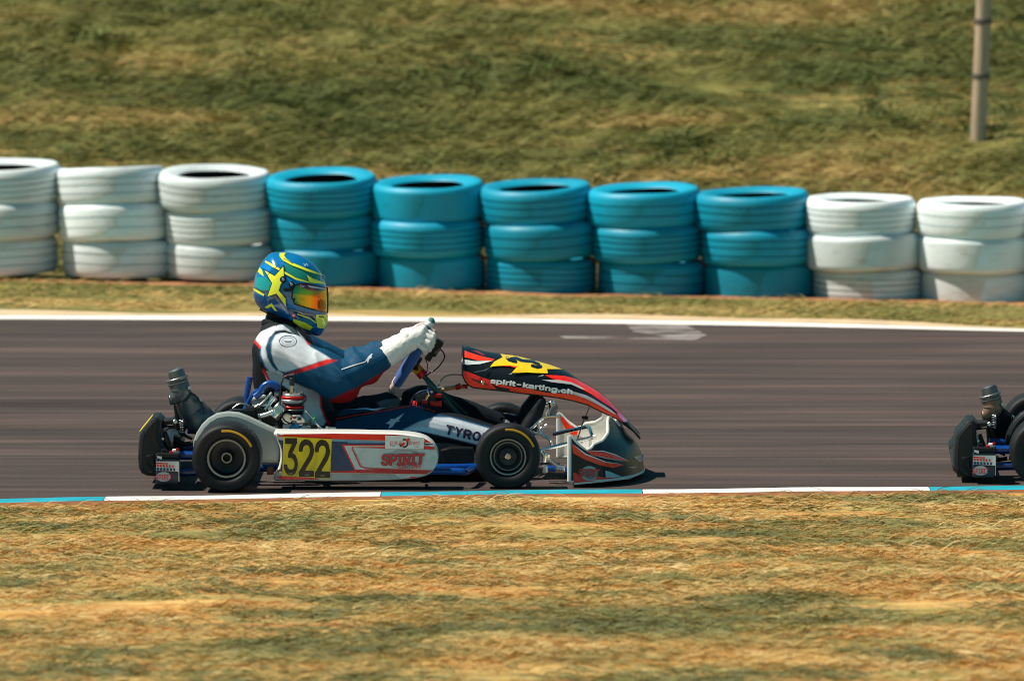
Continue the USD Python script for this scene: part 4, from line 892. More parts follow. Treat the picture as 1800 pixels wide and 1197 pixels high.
    top3 = X3(tp, YC); xs0, xs1 = top3[0, 0] + .001, top3[-1, 0]
    fr = lambda x: (x - xs0) / (xs1 - xs0)
    bw = np.array([wid(fr(at(a, b, YC - .15)[0])) for a, b in bp]); bot3 = X3(bp, YC - bw)
    zt = lambda x: np.interp(x, top3[:, 0], top3[:, 2]); zb = lambda x: np.minimum(np.interp(x, bot3[:, 0], bot3[:, 2]), zt(x) - .004)
    EXP = .62
    def hood_y(x, z):
        h_ = np.clip((z - zb(x)) / np.maximum(zt(x) - zb(x), 1e-4), 0, 1)
        return YC - wid(fr(x)) * np.sqrt(np.clip(1 - h_ ** (2 / EXP), 0, 1))
    ns, na = 70, 33
    def hood_grid(inset):
        V = []
        for x in np.linspace(xs0, xs1, ns):
            for a in np.linspace(0, math.pi, na):
                w_ = wid(fr(x)) - inset; V.append([x, YC - w_ * math.cos(a), zb(x) + (zt(x) - zb(x) - inset) * math.sin(a) ** EXP])
        return np.array(V)
    g0, g1 = hood_grid(0), hood_grid(.004)
    # the rear edge is scooped, so that the sides start a little later than the ridge
    idx = lambda i, j: i * na + j
    F0 = [[idx(i, j), idx(i + 1, j), idx(i + 1, j + 1), idx(i, j + 1)] for i in range(ns - 1) for j in range(na - 1)]
    hood = p('front_fairing', (g0, np.array(F0)), look('fairing_black', (.005, .009, .012), .38, spec=.3, coat=.12) if first else '/World/Looks/fairing_black', True)
    sub(hood, 'inner_shell', (g1, np.array(F0)[:, ::-1]), black_satin, True)
    sub(hood, 'edge', [tube([g0[idx(i, 0)] for i in range(ns)], .0035, 6, False), tube([g0[idx(i, na - 1)] for i in range(ns)], .0035, 6, False), tube([g0[idx(0, j)] for j in range(na)], .0045, 6, False)], black_satin)
    h = lambda *a: zF(a)
    ORANGE, DRED, MAG, HG = srgb(255, 56, 12), srgb(160, 24, 30), srgb(226, 24, 84), srgb(188, 190, 188)
    L = [(h((165, 118), (200, 135), (330, 175), (425, 195), (395, 210), (280, 205), (200, 185), (160, 180)), ORANGE), (h((235, 122), (290, 128), (350, 165), (320, 160)), DRED),
         (h((155, 195), (260, 212), (410, 208), (300, 236), (200, 242), (150, 236)), srgb(214, 220, 218)),
         (h((146, 282), (200, 300), (300, 340), (400, 372), (385, 388), (440, 446), (320, 438), (240, 427), (203, 402), (168, 357), (148, 300)), RED), (h((220, 350), (330, 385), (390, 420), (300, 395), (230, 362)), srgb(90, 14, 16)),
         (h((550, 462), (560, 428), (700, 440), (860, 474), (1000, 482), (1080, 490), (1200, 526), (1320, 578), (1430, 642), (1495, 728), (1440, 687), (1330, 636), (1200, 571), (1080, 536), (950, 511), (800, 491)), ORANGE),
         (h((400, 390), (560, 425), (700, 440), (560, 445), (440, 420)), RED),
         (h((840, 326), (1000, 332), (1100, 358), (1220, 424), (1300, 474), (1372, 534), (1430, 594), (1400, 600), (1330, 556), (1250, 502), (1150, 438), (1060, 398), (900, 356)), RED),
         (h((1290, 470), (1372, 534), (1430, 594), (1480, 644), (1535, 708), (1500, 700), (1440, 635), (1350, 560)), MAG),
         (h((1100, 405), (1200, 450), (1300, 515), (1290, 520), (1190, 465), (1090, 415)), ORANGE),
         (h((815, 365), (950, 366), (1060, 385), (1120, 412), (1180, 448), (1140, 440), (1060, 404), (900, 386)), HG),
         (h((880, 440), (1060, 458), (1180, 492), (1290, 546), (1400, 620), (1440, 660), (1400, 642), (1300, 582), (1180, 522), (1060, 482)), HG),
         (h((1160, 465), (1260, 510), (1360, 575), (1430, 640), (1340, 580), (1240, 520)), srgb(20, 40, 70)),
         (h((1440, 640), (1490, 660), (1530, 715), (1500, 718), (1460, 680)), srgb(220, 120, 180)), (h((1480, 675), (1505, 680), (1520, 705), (1500, 706)), srgb(210, 220, 236)),
         (h((420, 246), (540, 236), (618, 250), (606, 268), (560, 256)), RED),
         (h((470, 150), (600, 166), (760, 205), (880, 238), (985, 277), (860, 276), (868, 312), (700, 305), (565, 308), (612, 255), (540, 245), (450, 250), (385, 258), (420, 215), (490, 178)), srgb(240, 200, 12)),
         (h((245, 300), (330, 285), (385, 262), (350, 290), (260, 306)), srgb(70, 84, 90)), (h((540, 318), (570, 308), (565, 318)), HG), (h((780, 342), (830, 322), (830, 330)), HG)]
    # the digit lies with its head towards the driver: a 3 seen from the side
    three = LineString(h((528, 182), (545, 200), (600, 215), (560, 190), (600, 184), (650, 205), (690, 208), (740, 214), (790, 236), (808, 256), (780, 260), (738, 248))).buffer(3.0 / 1.0 * .9)
    L.append((three, INK))
    (ax, ay), (bx_, by) = zF([(386, 392), (1068, 492)])
    txt = letters_px('spirit-karting.ch', 0, 0, 11.2, bx_ - ax, 0, 8).buffer(.45)
    tv = lambda g: shapely.transform(g, lambda q_: np.c_[q_[:, 0] + ax, q_[:, 1] + ay + 2.5 + (by - ay - 1.5) * (q_[:, 0] / (bx_ - ax)) ** 1.05])
    L += [(tv(txt), srgb(235, 235, 232))]
    if not first: L = L[:-2]
    m, c = printed(L, hood_y, YC - .15, 5.0)
    sub(hood, 'graphics', m, vinyl, True, colors=c)
    bo = at(*zF([(325, 393)])[0], YC - .185)
    sub(hood, 'bolt', [cyl(bo + [0, .01, 0], bo + [0, -.008, 0], .0085, 16, .002), cyl(bo + [0, -.006, 0], bo + [0, -.011, 0], .004, 6)], steel)
    p('fairing_stay', [T(zF([(1212, 592), (1195, 640), (1180, 670)]), YC - .05, .0022, 6), T(zF([(1170, 690), (1140, 780), (1115, 860)]), YC - .05, .003, 6)], dull_steel)
    p('stay_knob', [cyl(at(*zF([(1150, 678)])[0], YC - .06), at(*zF([(1200, 690)])[0], YC - .06), .006, 10, .002), rbox(at(*zF([(1190, 684)])[0], YC - .06), (.012, .014, .014), .003)], black_satin)
    # ---- nose: a bumper that wraps round the front
    xr, Wn, z0 = at(1001, 845, .13)[0], .56, .024
    Lz = lambda z: np.interp(z, [.02, .085, .125, .16, .235, .30], [.294, .281, .262, .225, .178, .15])
    edge_t = lambda t: np.interp(np.minimum(t, 180 - t), [0, 3, 8, 15, 20, 24, 35, 47, 55, 62, 68, 75, 90], [.195, .188, .164, .138, .145, .158, .168, .192, .226, .242, .236, .20, .178])
    def nose_pt(t, z, inset):
        r = math.radians(t); return [xr + (Lz(z) - inset) * math.sin(r) - .035 * max(0, (t - 90) / 90) ** 2, YC - (Wn - inset) * math.cos(r), z]
    ts, ss = np.linspace(0, 180, 121), np.linspace(0, 1, 13)
    def nose_grid(inset): return np.array([nose_pt(t, z0 + (edge_t(t) - z0) * s_, inset) for t in ts for s_ in ss])
    n0, n1 = nose_grid(0), nose_grid(.010); m_ = len(ss)
    NF = np.array([[i * m_ + j, (i + 1) * m_ + j, (i + 1) * m_ + j + 1, i * m_ + j + 1] for i in range(len(ts) - 1) for j in range(m_ - 1)])
    nose = p('nose_bumper', (n0, NF), '/World/Looks/fairing_black', True)
    sub(nose, 'inner_face', (n1, NF[:, ::-1]), white_plastic, True)
    rim_pts = [(np.array(a) + np.array(b)) / 2 for a, b in zip(n0[m_ - 1::m_], n1[m_ - 1::m_])]
    low_pts = [(np.array(a) + np.array(b)) / 2 for a, b in zip(n0[0::m_], n1[0::m_])]
    endn, endf = [(n0[j] + n1[j]) / 2 for j in range(m_)], [(n0[-m_ + j] + n1[-m_ + j]) / 2 for j in range(m_)]
    sub(nose, 'rim_edge', [tube(rim_pts, [.006] * 121, 8, False), tube(low_pts, .0065, 8, False), tube(endn, .009, 10, False), tube(endf, .008, 10, False)], white_plastic)
    sub(nose, 'underside', (np.vstack([low_pts, [[xr, p_[1], z0] for p_ in low_pts]]), np.array([[i, i + 1, 121 + i + 1, 121 + i] for i in range(120)])), white_plastic)
    def nose_y(x, z):
        s_ = np.clip((x - xr) / Lz(z), 0, .9995); return YC - Wn * np.sqrt(1 - s_ ** 2)
    g = lambda *a: zE(a)
    L = [(g((1095, 615), (1150, 626), (1300, 648), (1480, 652), (1380, 668), (1280, 664), (1200, 690), (1098, 697)), RED),
         (g((1086, 410), (1182, 482), (1260, 512), (1330, 541), (1462, 560), (1380, 582), (1280, 560), (1180, 522), (1094, 476)), ORANGE),
         (g((1082, 404), (1186, 478), (1330, 537), (1460, 556), (1330, 542), (1180, 486)), WHITE),
         (g((1190, 464), (1225, 455), (1310, 458), (1400, 484), (1498, 537), (1350, 512), (1230, 490)), ORANGE), (g((1190, 460), (1310, 456), (1400, 484), (1500, 534), (1400, 490), (1310, 463)), WHITE), (g((1225, 488), (1350, 512), (1480, 538), (1340, 516)), HG),
         (g((1325, 600), (1360, 608), (1445, 645), (1330, 652)), srgb(150, 190, 190)), (g((1530, 505), (1600, 480), (1598, 520), (1575, 540)), srgb(90, 130, 134)), (g((1485, 572), (1555, 574), (1520, 585)), srgb(90, 140, 150)),
         (g((1100, 690), (1290, 672), (1500, 652), (1610, 612), (1500, 660), (1290, 684), (1100, 702)), srgb(214, 206, 196))]
    cx, cy = zE([(1210, 620)])[0]
    L += [(affinity.scale(Point(cx, cy).buffer(1, 24), 15, 13), srgb(140, 154, 156)), (affinity.scale(Point(cx + 1, cy + 1).buffer(1, 24), 11, 9.5), srgb(96, 112, 116))]
    (ax, ay), (bx_, by) = zE([(1130, 640), (1280, 588)]); W0 = letters_px('SPIRIT', ax, ay, ay - by, bx_ - ax, 1.5, 4)
    L += [(W0.buffer(.7), srgb(60, 12, 20)), (W0, srgb(224, 40, 46))]
    m, c = printed(L, nose_y, .2, 5.0, first=.0015)
    sub(nose, 'graphics', m, vinyl, True, colors=c)
    def nose_in(x, z): return YC + (Wn - .010) * np.sqrt(1 - np.clip((x - xr + .03) / (Lz(z) - .010), 0, .999) ** 2) - .006
    m, c = printed([(g((1000, 218), (1020, 215), (1070, 275), (1130, 300), (1125, 345), (1090, 345), (1040, 305)), ORANGE)], nose_in, 1.2, 5.0)
    sub(nose, 'inner_graphics', m, vinyl, True, colors=c)
    # ---- front bars, pedals, stub axles
    p('front_bar', [T(zE([(860, 458), (1000, 420), (1180, 376), (1235, 362)]), [.30, .32, .42, .46], .0075, 12), T(zE([(955, 340), (1060, 315), (1195, 287)]), [.85, .8, .72], .0075, 12), T(zE([(1195, 287), (1215, 300), (1235, 362)]), [.72, .62, .46], .0075, 12, curve=False)], chrome)
    p('bar_end', [cyl(at(*zE([(1232, 363)])[0], .46), at(*zE([(1262, 356)])[0], .46), .0085, 12, .002), rbox(at(*zE([(1215, 410)])[0], .5), (.014, .02, .04), .003)], white_plastic)
    ped = p('pedal', [T(zE([(735, 305), (790, 300), (835, 262), (880, 225), (940, 213), (990, 214)]), .50, .0062, 10), T(zE([(845, 250), (848, 300), (875, 345), (925, 378), (938, 425)]), .46, .0055, 10), T(zE([(900, 225), (905, 180), (920, 160)]), .50, .004, 8)], chrome)
    sub(ped, 'foot_plate', [plate(side(zE([(928, 200), (925, 165), (945, 130), (972, 120), (984, 145), (980, 185), (965, 212), (940, 214)]), .52), .50, .56, .004)], look('grey_pedal', (.16, .17, .17), .45, metal=.6) if first else '/World/Looks/grey_pedal')
    sub(ped, 'linkage', [T(zE([(835, 262), (850, 300), (905, 268)]), .47, .0035, 8), cyl(at(*zE([(848, 262)])[0], .47), at(*zE([(870, 250)])[0], .47), .008, 10, .002), T(zE([(785, 320), (840, 335), (870, 330)]), .46, .005, 8)], steel)
    p('pedal', [T([(930, 738), (950, 716), (975, 706)], .95, .0062, 10), cyl(at(968, 705, .93), at(972, 722, .93), .012, 10, .003)], chrome)
    p('stub_axle', [cyl((FX, .13, .12), (FX, .36, .12), .0085, 12), T(zE([(868, 470), (885, 500), (880, 540)]), .30, .010, 10), T(zE([(880, 515), (930, 530), (985, 570)]), .33, .008, 10), cyl(at(*zE([(900, 540)])[0], .34), at(*zE([(905, 480)])[0], .34), .012, 12, .002), rbox(at(*zE([(890, 590)])[0], .34), (.02, .04, .03), .004)], steel)
    p('bumper_clamp', [cyl(at(*zE([(970, 588)])[0], .40), at(*zE([(1032, 590)])[0], .40), .0155, 16, .002), T(zE([(955, 540), (975, 556), (1000, 580)]), .40, .006, 8)], steel)
    p('tie_rod', [T([(905, 806), (890, 798), (850, 792)], [.33, .5, .68], .005, 8), T([(905, 790), (890, 785), (850, 786)], [1.1, .9, .72], .005, 8)], steel)
    p('radiator', [plate(side([(775, 788), (792, 783), (832, 784), (836, 812), (812, 826), (780, 826)], .5), .42, .52, .006)], black_satin)
    p('fuel_tank', [rbox(at(800, 795, .62), (.16, .26, .12), .025)], look('fuel_tank_plastic', srgb(90, 60, 52), .4) if first else '/World/Looks/fuel_tank_plastic')
    return kt, O
O_KART = np.array([(RX + FX) / 2, YC, 0.0])
make_kart('racing_kart', O_KART, 0, 'red, black and white racing kart number 322 carrying the driver in the star helmet', True)
# the second kart, heading a little towards the camera; placed by its battery case
b1 = on_level(275, 872); b2 = on_level(1709, 850); TURN = -2.6
bl = np.array([at(295, 850, .055)[0], .055, 0]) - O_KART
Rt = rot(TURN, [0, 0, 1])[:3, :3]
dx = b2[0] - b1[0] + .015
K2 = np.array([at(295, 850, .055)[0] + dx, .055 + .27, 0]) - Rt @ bl
make_kart('racing_kart', K2, TURN, 'black racing kart with bronze exhaust elbow, cut off by the right photo edge', False)
# ------------------------------------------------------------------ the driver
def to_px(v):
    d = v - np.array([0, -CAM_D, CAM_H]); f = d[:, 1] * CP - d[:, 2] * SP; up = d[:, 1] * SP + d[:, 2] * CP
    return np.stack([900 + FPX * d[:, 0] / f, 598.5 - FPX * up / f], 1)
def J(px, py, y): return at(px, py, y)
def mirror(p): return np.array([p[0], 2 * YC - p[1], p[2]])
def ball(c, r, k=2):
    m = trimesh.creation.icosphere(k, r); return m.vertices + c
def bone(*cr):
    return trimesh.Trimesh(np.vstack([ball(c, r) for c, r in cr])).convex_hull
def welded(bones, length, rounds):
    """bones joined into one closed skin, refined and smoothed"""
    man = manifold3d.Manifold()
    for b in bones:
        man = man + manifold3d.Manifold(manifold3d.Mesh(np.asarray(b.vertices, np.float32), np.asarray(b.faces, np.uint32)))
    man = man.refine_to_length(length)
    mm = man.to_mesh(); m = trimesh.Trimesh(np.array(mm.vert_properties[:, :3]), np.array(mm.tri_verts), process=True)
    trimesh.smoothing.filter_taubin(m, lamb=.5, nu=.52, iterations=rounds)
    return m
sh, el, wr = J(493, 622, .525), J(598, 669, .465), J(668, 633, .505)
hip, knee, ank = J(562, 766, .60), J(742, 746, .55), J(893, 779, .53)
heel, sole, toe = J(916, 777, .53), J(934, 742, .53), J(950, 707, .535)
hipf, kneef, ankf = J(566, 752, .80), J(742, 711, .86), J(880, 748, .90)
heelf, solef, toef = J(915, 748, .90), J(930, 720, .91), J(946, 690, .91)
def pair(c, w): return [(c + np.array([0, s * w, 0])) for s in (-1, 1)]
pel, bel, che, upp, nek = J(556, 770, YC), J(530, 722, YC), J(502, 662, YC), J(489, 616, YC), J(490, 580, YC)
T_ = lambda c, w, r: [(q, r) for q in pair(c, w)]
bones = {
    'torso': [bone(*T_(pel, .075, .105), *T_(bel, .07, .112)), bone(*T_(bel, .07, .116), *T_(che, .085, .118)), bone(*T_(che, .085, .120), *T_(upp, .105, .092)), bone(*T_(upp, .10, .090), (nek, .062)), bone((nek, .062), (J(500, 548, YC), .058)), bone((J(500, 548, YC), .06), (J(508, 522, YC), .085))],
    'arm': [bone((sh, .082), ((sh * .45 + el * .55), .079)), bone(((sh * .45 + el * .55), .079), (el, .073)), bone((el, .073), (el * .4 + wr * .6, .060)), bone((el * .4 + wr * .6, .060), (wr, .046))],
    'leg': [bone((hip, .092), (hip * .45 + knee * .55, .080)), bone((hip * .45 + knee * .55, .080), (knee, .067)), bone((knee, .067), (knee * .55 + ank * .45, .064)), bone((knee * .55 + ank * .45, .064), (ank, .050))],
    'boot': [bone((ank, .047), (heel, .036)), bone((heel, .038), (sole, .034)), bone((sole, .034), (toe, .022))],
    'legf': [bone((hipf, .092), (hipf * .45 + kneef * .55, .078)), bone((hipf * .45 + kneef * .55, .078), (kneef, .066)), bone((kneef, .066), (kneef * .55 + ankf * .45, .062)), bone((kneef * .55 + ankf * .45, .062), (ankf, .048)), bone((ankf, .046), (heelf, .036)), bone((heelf, .038), (solef, .034)), bone((solef, .034), (toef, .022))]}
shf, elf, wrf = mirror(sh), mirror(el), mirror(wr)
bones['armf'] = [bone((shf, .082), (shf * .45 + elf * .55, .079)), bone((shf * .45 + elf * .55, .079), (elf, .073)), bone((elf, .073), (elf * .4 + wrf * .6, .060)), bone((elf * .4 + wrf * .6, .060), (wrf, .046))]
body = welded([b for q in bones.values() for b in q], .0052, 16)
axes = {'torso': [(pel, bel, .17), (bel, che, .17), (che, upp, .17), (upp, nek, .10), (nek, J(508, 522, YC), .07)], 'arm': [(sh, el, .08), (el, wr, .062)], 'armf': [(shf, elf, .08), (elf, wrf, .062)],
        'leg': [(hip, knee, .085), (knee, ank, .06)], 'boot': [(ank, heel, .045), (heel, sole, .036), (sole, toe, .03)], 'legf': [(hipf, kneef, .08), (kneef, ankf, .06), (ankf, heelf, .045), (heelf, toef, .034)]}
V = np.array(body.vertices)
def seg_dist(p, a, b):
    t = np.clip((p - a) @ (b - a) / ((b - a) @ (b - a)), 0, 1); return np.linalg.norm(p - (a + t[:, None] * (b - a)), axis=1)
names = list(axes); D = np.stack([np.min([seg_dist(V * ([1, .75, 1] if n_ == 'torso' else [1, 1, 1]), a * ([1, .75, 1] if n_ == 'torso' else 1), b * ([1, .75, 1] if n_ == 'torso' else 1)) / r for a, b, r in axes[n_]], 0) for n_ in names], 1)
lab = np.array(names)[D.argmin(1)]
# folds of the overall: across the limbs, strongest near the joints
N = np.array(body.vertex_normals); fold = np.zeros(len(V))
for n_, (a, b, dens) in {'arm': (sh, wr, 34), 'armf': (shf, wrf, 34), 'leg': (hip, ank, 26), 'legf': (hipf, ankf, 26), 'torso': (nek, pel, 24)}.items():
    k = lab == n_; d = (b - a) / np.linalg.norm(b - a); s = (V[k] - a) @ d; rest = V[k] - np.outer(s, d)
    w_ = meshkit.fbm(np.c_[s * dens * .42 + rest[:, 2] * 12, rest[:, 1] * 5, rest[:, 2] * 5], 2, 5)
    rid = 1 - np.abs(2 * w_ - 1) * 2.2
    joint = np.zeros(k.sum())
    for q in (el, elf, knee, kneef, sh, shf, bel): joint = np.maximum(joint, np.exp(-(np.linalg.norm(V[k] - q, axis=1) / .13) ** 2))
    fold[k] = rid * (.0040 + .0120 * joint) * (1.25 if n_ in ('arm', 'armf') else .9)
body.vertices = V + N * fold[:, None]
trimesh.smoothing.filter_taubin(body, lamb=.4, nu=.42, iterations=2)
V = np.array(body.vertices); PX = to_px(V)
S_NAVY, S_BLACK, S_WHITE, S_RED, S_TEAL = np.array(srgb(0, 66, 98)), np.array(srgb(12, 18, 24)), np.array(srgb(202, 208, 214)), np.array(srgb(214, 30, 20)), np.array(srgb(20, 112, 118))
C = np.tile(S_NAVY, (len(V), 1))
def blend(labels, g, c):
    k = np.where(np.isin(lab, labels) & (np.abs(PX[:, 0] - (g.bounds[0] + g.bounds[2]) / 2) < (g.bounds[2] - g.bounds[0]) / 2 + 4))[0]
    pts_ = shapely.points(PX[k]); d = shapely.distance(g.boundary, pts_); d = np.where(shapely.contains(g, pts_), d, -d)
    a_ = np.clip(.5 + d / 2.4, 0, 1)[:, None]; C[k] = C[k] * (1 - a_) + np.asarray(c) * a_
def dye(labels, pts, c): blend(labels, Polygon(pts).buffer(0), c)
def band(labels, pts, w, c): blend(labels, LineString(pts).buffer(w), c)
C[lab == 'torso'] = S_BLACK; C[np.isin(lab, ['boot'])] = S_BLACK; C[lab == 'legf'] = np.array(srgb(12, 22, 30)); C[lab == 'armf'] = S_NAVY
tA = ['torso', 'arm']
dye(['torso'], zA([(1020, 590), (1110, 590), (1090, 640), (1020, 670)]), S_TEAL)
dye(tA, zA([(1010, 775), (1060, 722), (1150, 682), (1240, 662), (1310, 690), (1390, 770), (1430, 830), (1395, 800), (1330, 742), (1240, 708), (1170, 716), (1122, 770), (1095, 850), (1110, 930), (1150, 1000), (1230, 1050), (1230, 1090), (1150, 1060), (1090, 990), (1058, 905), (1060, 850)]), S_WHITE)
dye(['torso'], zC([(20, 60), (120, 60), (420, 190), (512, 250), (520, 380), (562, 500), (540, 540), (380, 520), (340, 300), (180, 180), (60, 180)]), S_WHITE)
band(['torso'], zC([(512, 240), (522, 380), (565, 490), (590, 520)]), 1.8, S_RED)
band(['torso'], zA([(1012, 800), (1060, 850)]), 2.2, S_RED); band(['torso'], zA([(1080, 1020), (1120, 1100)]), 2.2, S_RED)
dye(['arm'], zA([(1120, 770), (1170, 718), (1240, 708), (1330, 742), (1400, 805), (1440, 845), (1300, 900), (1180, 1030), (1110, 930), (1095, 850)]), S_NAVY * .9)
dye(['arm'], zA([(1172, 750), (1240, 722), (1320, 735), (1400, 795), (1445, 840), (1560, 905), (1605, 935), (1520, 952), (1400, 992), (1250, 1037), (1200, 1028), (1158, 960), (1138, 880), (1145, 800)]), S_WHITE)
dye(['arm'], zA([(1235, 1062), (1300, 1040), (1400, 1000), (1580, 934), (1655, 945), (1570, 975), (1420, 1022), (1310, 1056), (1250, 1080)]), S_RED)
dye(['arm'], [(540, 712), (575, 706), (600, 693), (630, 680), (686, 645), (692, 652), (690, 700), (640, 730), (560, 735)], np.array(srgb(150, 18, 20)))
band(['arm'], zA([(1385, 745), (1430, 820)]), 1.6, S_RED)
dye(['leg'], [(705, 757), (735, 742), (762, 733), (792, 734), (870, 756), (910, 766), (905, 795), (850, 784), (790, 769), (742, 758)], S_WHITE)
dye(['leg'], [(700, 762), (742, 759), (790, 770), (850, 785), (905, 796), (905, 830), (700, 830)], S_BLACK)
dye(['leg'], [(740, 700), (775, 716), (813, 728), (891, 747), (905, 762), (870, 752), (800, 733), (775, 729), (745, 722)], S_BLACK)
dye(['leg'], [(570, 736), (700, 712), (745, 700), (745, 712), (700, 716), (590, 741)], S_BLACK)
dye(['legf'], zC([(1010, 335), (1080, 310), (1225, 300), (1200, 375), (1050, 395)]), np.array(srgb(96, 112, 112)))
fabric = look('race_overall', (.1, .1, .1), .72, cd=True, spec=.25, grain=.07, gscale=90, bump=.18, bscale=380)
DRV = thing('person', (hip[0], YC, 0), label='person in a navy and white race overall driving kart 322', cat='person', group=None)
OD = np.array([hip[0], YC, 0.0])
part(DRV, 'body', body, fabric, True, off=OD, colors=C)
leg_hit = {}
def body_y(x, z):
    o = np.c_[x, np.full(len(x), -1.0), z]; loc, ri, _ = body.ray.intersects_location(o, np.tile([0, 1.0, 0], (len(x), 1)), multiple_hits=False)
    y = np.full(len(x), np.nan); y[ri] = loc[:, 1]
    return np.where(np.isnan(y), np.nanmedian(y) if np.isfinite(y).any() else .5, y)
navy_ink = srgb(40, 20, 60)
def strip(pts, w): return LineString(pts).buffer(w, cap_style=2)
Lp = [(strip(zC([(650, 482), (800, 452), (1000, 420), (1300, 368)]), 1.1), tuple(S_RED)),
      (Polygon(zC([(1085, 520), (1130, 490), (1125, 480), (1165, 480), (1250, 428), (1200, 490), (1215, 500), (1175, 508), (1150, 545), (1110, 568), (1125, 525)])), tuple(S_WHITE)),
      (strip(zD([(0, 655), (130, 610), (250, 575), (290, 520), (325, 490)]), .9), tuple(S_WHITE)), (Polygon(zD([(265, 560), (290, 525), (330, 485), (315, 520), (325, 530), (295, 545), (280, 590)])), tuple(S_WHITE))]
for k in range(7): (a, b) = zC([(1330 + 30 * k, 362 + 8 * k)])[0]; Lp.append((affinity.rotate(sbox(a - 2.2, b - .9, a + 2.2, b + .9), 15), tuple(S_RED)))
cx, cy = zA([(1268, 795)])[0]
Lp += [(ring_px(cx, cy, 15.5, 10, 1.0), srgb(70, 84, 96)), (ring_px(cx, cy, 11, 6.6, .5), srgb(110, 122, 132)), (sbox(cx - 7, cy - .6, cx + 7, cy + .4), srgb(90, 104, 116)), (sbox(cx - 5, cy + 2, cx + 5, cy + 2.8), srgb(90, 104, 116))]
for k, ch in enumerate('TYRON'):
    x0 = 782 + k * 15.9; y0 = 762 + k * 3.6
    Lp.append((letters_px(ch, x0, y0, 16, 13.4, 13.5, 0).buffer(.5), navy_ink))
printer = look('suit_print', (.5, .5, .5), .6, cd=True)
for nm, sel in (('seam_stripe', [0]), ('leg_star', [1]), ('sleeve_piping', [2]), ('sleeve_star', [3]), ('knee_stitching', range(4, 11)), ('sleeve_badge', range(11, 15)), ('name_lettering', range(15, 20))):
    m, c = printed([Lp[i] for i in sel], body_y, .5, 3.0, lift=.0004, first=.0018)
    part(DRV, nm, m, printer, True, off=OD, colors=c)
# chest zip and collar
part(DRV, 'collar', [tube([J(497, 566, YC) + [.066 * math.cos(a), .068 * math.sin(a), .004 * math.cos(a)] for a in np.linspace(0, 2 * math.pi, 30, endpoint=False)], .017, 10, False, True)], look('collar_fabric', srgb(10, 16, 20), .8, spec=.2), True, off=OD)

# ---- gloves closed round the rim
gA, gB = J(688, 689, YC), J(757, 577, YC); gc = (gA + gB) / 2; gu = (gB - gA) / np.linalg.norm(gB - gA); gR = np.linalg.norm(gB - gA) / 2 - .014
gv_ = np.array([0, 1.0, 0]); gn = np.cross(gu, gv_); gn *= np.sign(-gn[0])
def on_rim(a): r = math.radians(a); return gc + gR * (math.sin(r) * gu - math.cos(r) * gv_)
hand = []
angs = [56, 47, 38, 29]                                    # index to little finger along the rim
kn = []
for i, a in enumerate(angs):
    p = on_rim(a); out = (p - gc) / np.linalg.norm(p - gc); r = (.0126, .0132, .0126, .0112)[i]; s = (1, 1.08, 1.0, .86)[i]
    k0 = p + out * .024 + gn * .016; k1 = p + out * .026 * s - gn * .018 * s; k2 = p - out * .002 - gn * .033 * s; k3 = p - out * .024 * s - gn * .016
    kn.append(k0)
    hand += [bone((k0, r * 1.2), (k1, r * 1.08)), bone((k1, r * 1.08), (k2, r)), bone((k2, r), (k3, r * .86))]
wrist = wr + (wr - el) / np.linalg.norm(wr - el) * .012
palm0 = wrist * .45 + np.mean(kn, 0) * .55
hand += [bone((wrist, .042), (palm0 + gu * .020, .029), (palm0 - gu * .020, .028)), bone((palm0 + gu * .020, .029), (palm0 - gu * .020, .028), (kn[0] + gn * .008, .020), (kn[1] + gn * .008, .0215), (kn[2] + gn * .006, .0205), (kn[3] + gn * .004, .0185))]
th0 = palm0 + gu * .026 + gn * .012; th1 = on_rim(62) + gn * .022 + np.array([0, -.006, 0]); th2 = on_rim(74) + gn * .020 + gu * .010; th3 = th2 + gu * .030 - gn * .010
hand += [bone((th0, .024), (th1, .0180)), bone((th1, .0180), (th2, .0165)), bone((th2, .0165), (th3, .0145))]
glove = welded(hand, .0035, 8)
gV = np.array(glove.vertices); gN = np.array(glove.vertex_normals)
gV = gV + gN * ((1 - np.abs(2 * meshkit.fbm(gV * [42, 26, 34], 2, 3) - 1) * 3) * .0014)[:, None]; glove.vertices = gV
gP = to_px(gV); gC = np.tile(np.array(srgb(226, 224, 218)), (len(gV), 1))
tt = (gV - th1) @ gu; thumb = seg_dist(gV, th1, th3) < .019
gC[thumb & (tt > .020) & (tt < .034)] = S_TEAL * .8; gC[thumb & (tt > .052)] = S_TEAL * .8
inner = seg_dist(gV, wrist, palm0) > .5
gC[(gV[:, 1] > (palm0[1] + .062)) & ~thumb] = np.array(srgb(176, 160, 152))
cuff_d = (el - wr) / np.linalg.norm(el - wr)
ringv = lambda c_, r_: [c_ + r_ * (math.cos(a) * np.cross(cuff_d, [0, 1, 0]) / np.linalg.norm(np.cross(cuff_d, [0, 1, 0])) + math.sin(a) * np.array([0, 1.0, 0])) for a in np.linspace(0, 2 * math.pi, 36, endpoint=False)]
cuff_prof = [(wrist - cuff_d * .012, .040), (wr + cuff_d * .012, .047), (wr + cuff_d * .034, .0535), (wr + cuff_d * .036, .0545), (wr + cuff_d * .036, .050)]
cv = np.vstack([ringv(c_, r_) for c_, r_ in cuff_prof]); cf = np.array([[i * 36 + j, i * 36 + (j + 1) % 36, (i + 1) * 36 + (j + 1) % 36, (i + 1) * 36 + j] for i in range(len(cuff_prof) - 1) for j in range(36)])
cvn = cv + np.array([0, 0, 1]) * ((meshkit.fbm(cv * 40, 2, 8) - .5) * .004)[:, None]
leather = look('glove_leather', (.7, .7, .7), .62, cd=True, grain=.05, gscale=60, bump=.2, bscale=260)
leather_plain = look('glove_cuff', srgb(226, 224, 218), .65, grain=.06, gscale=60)
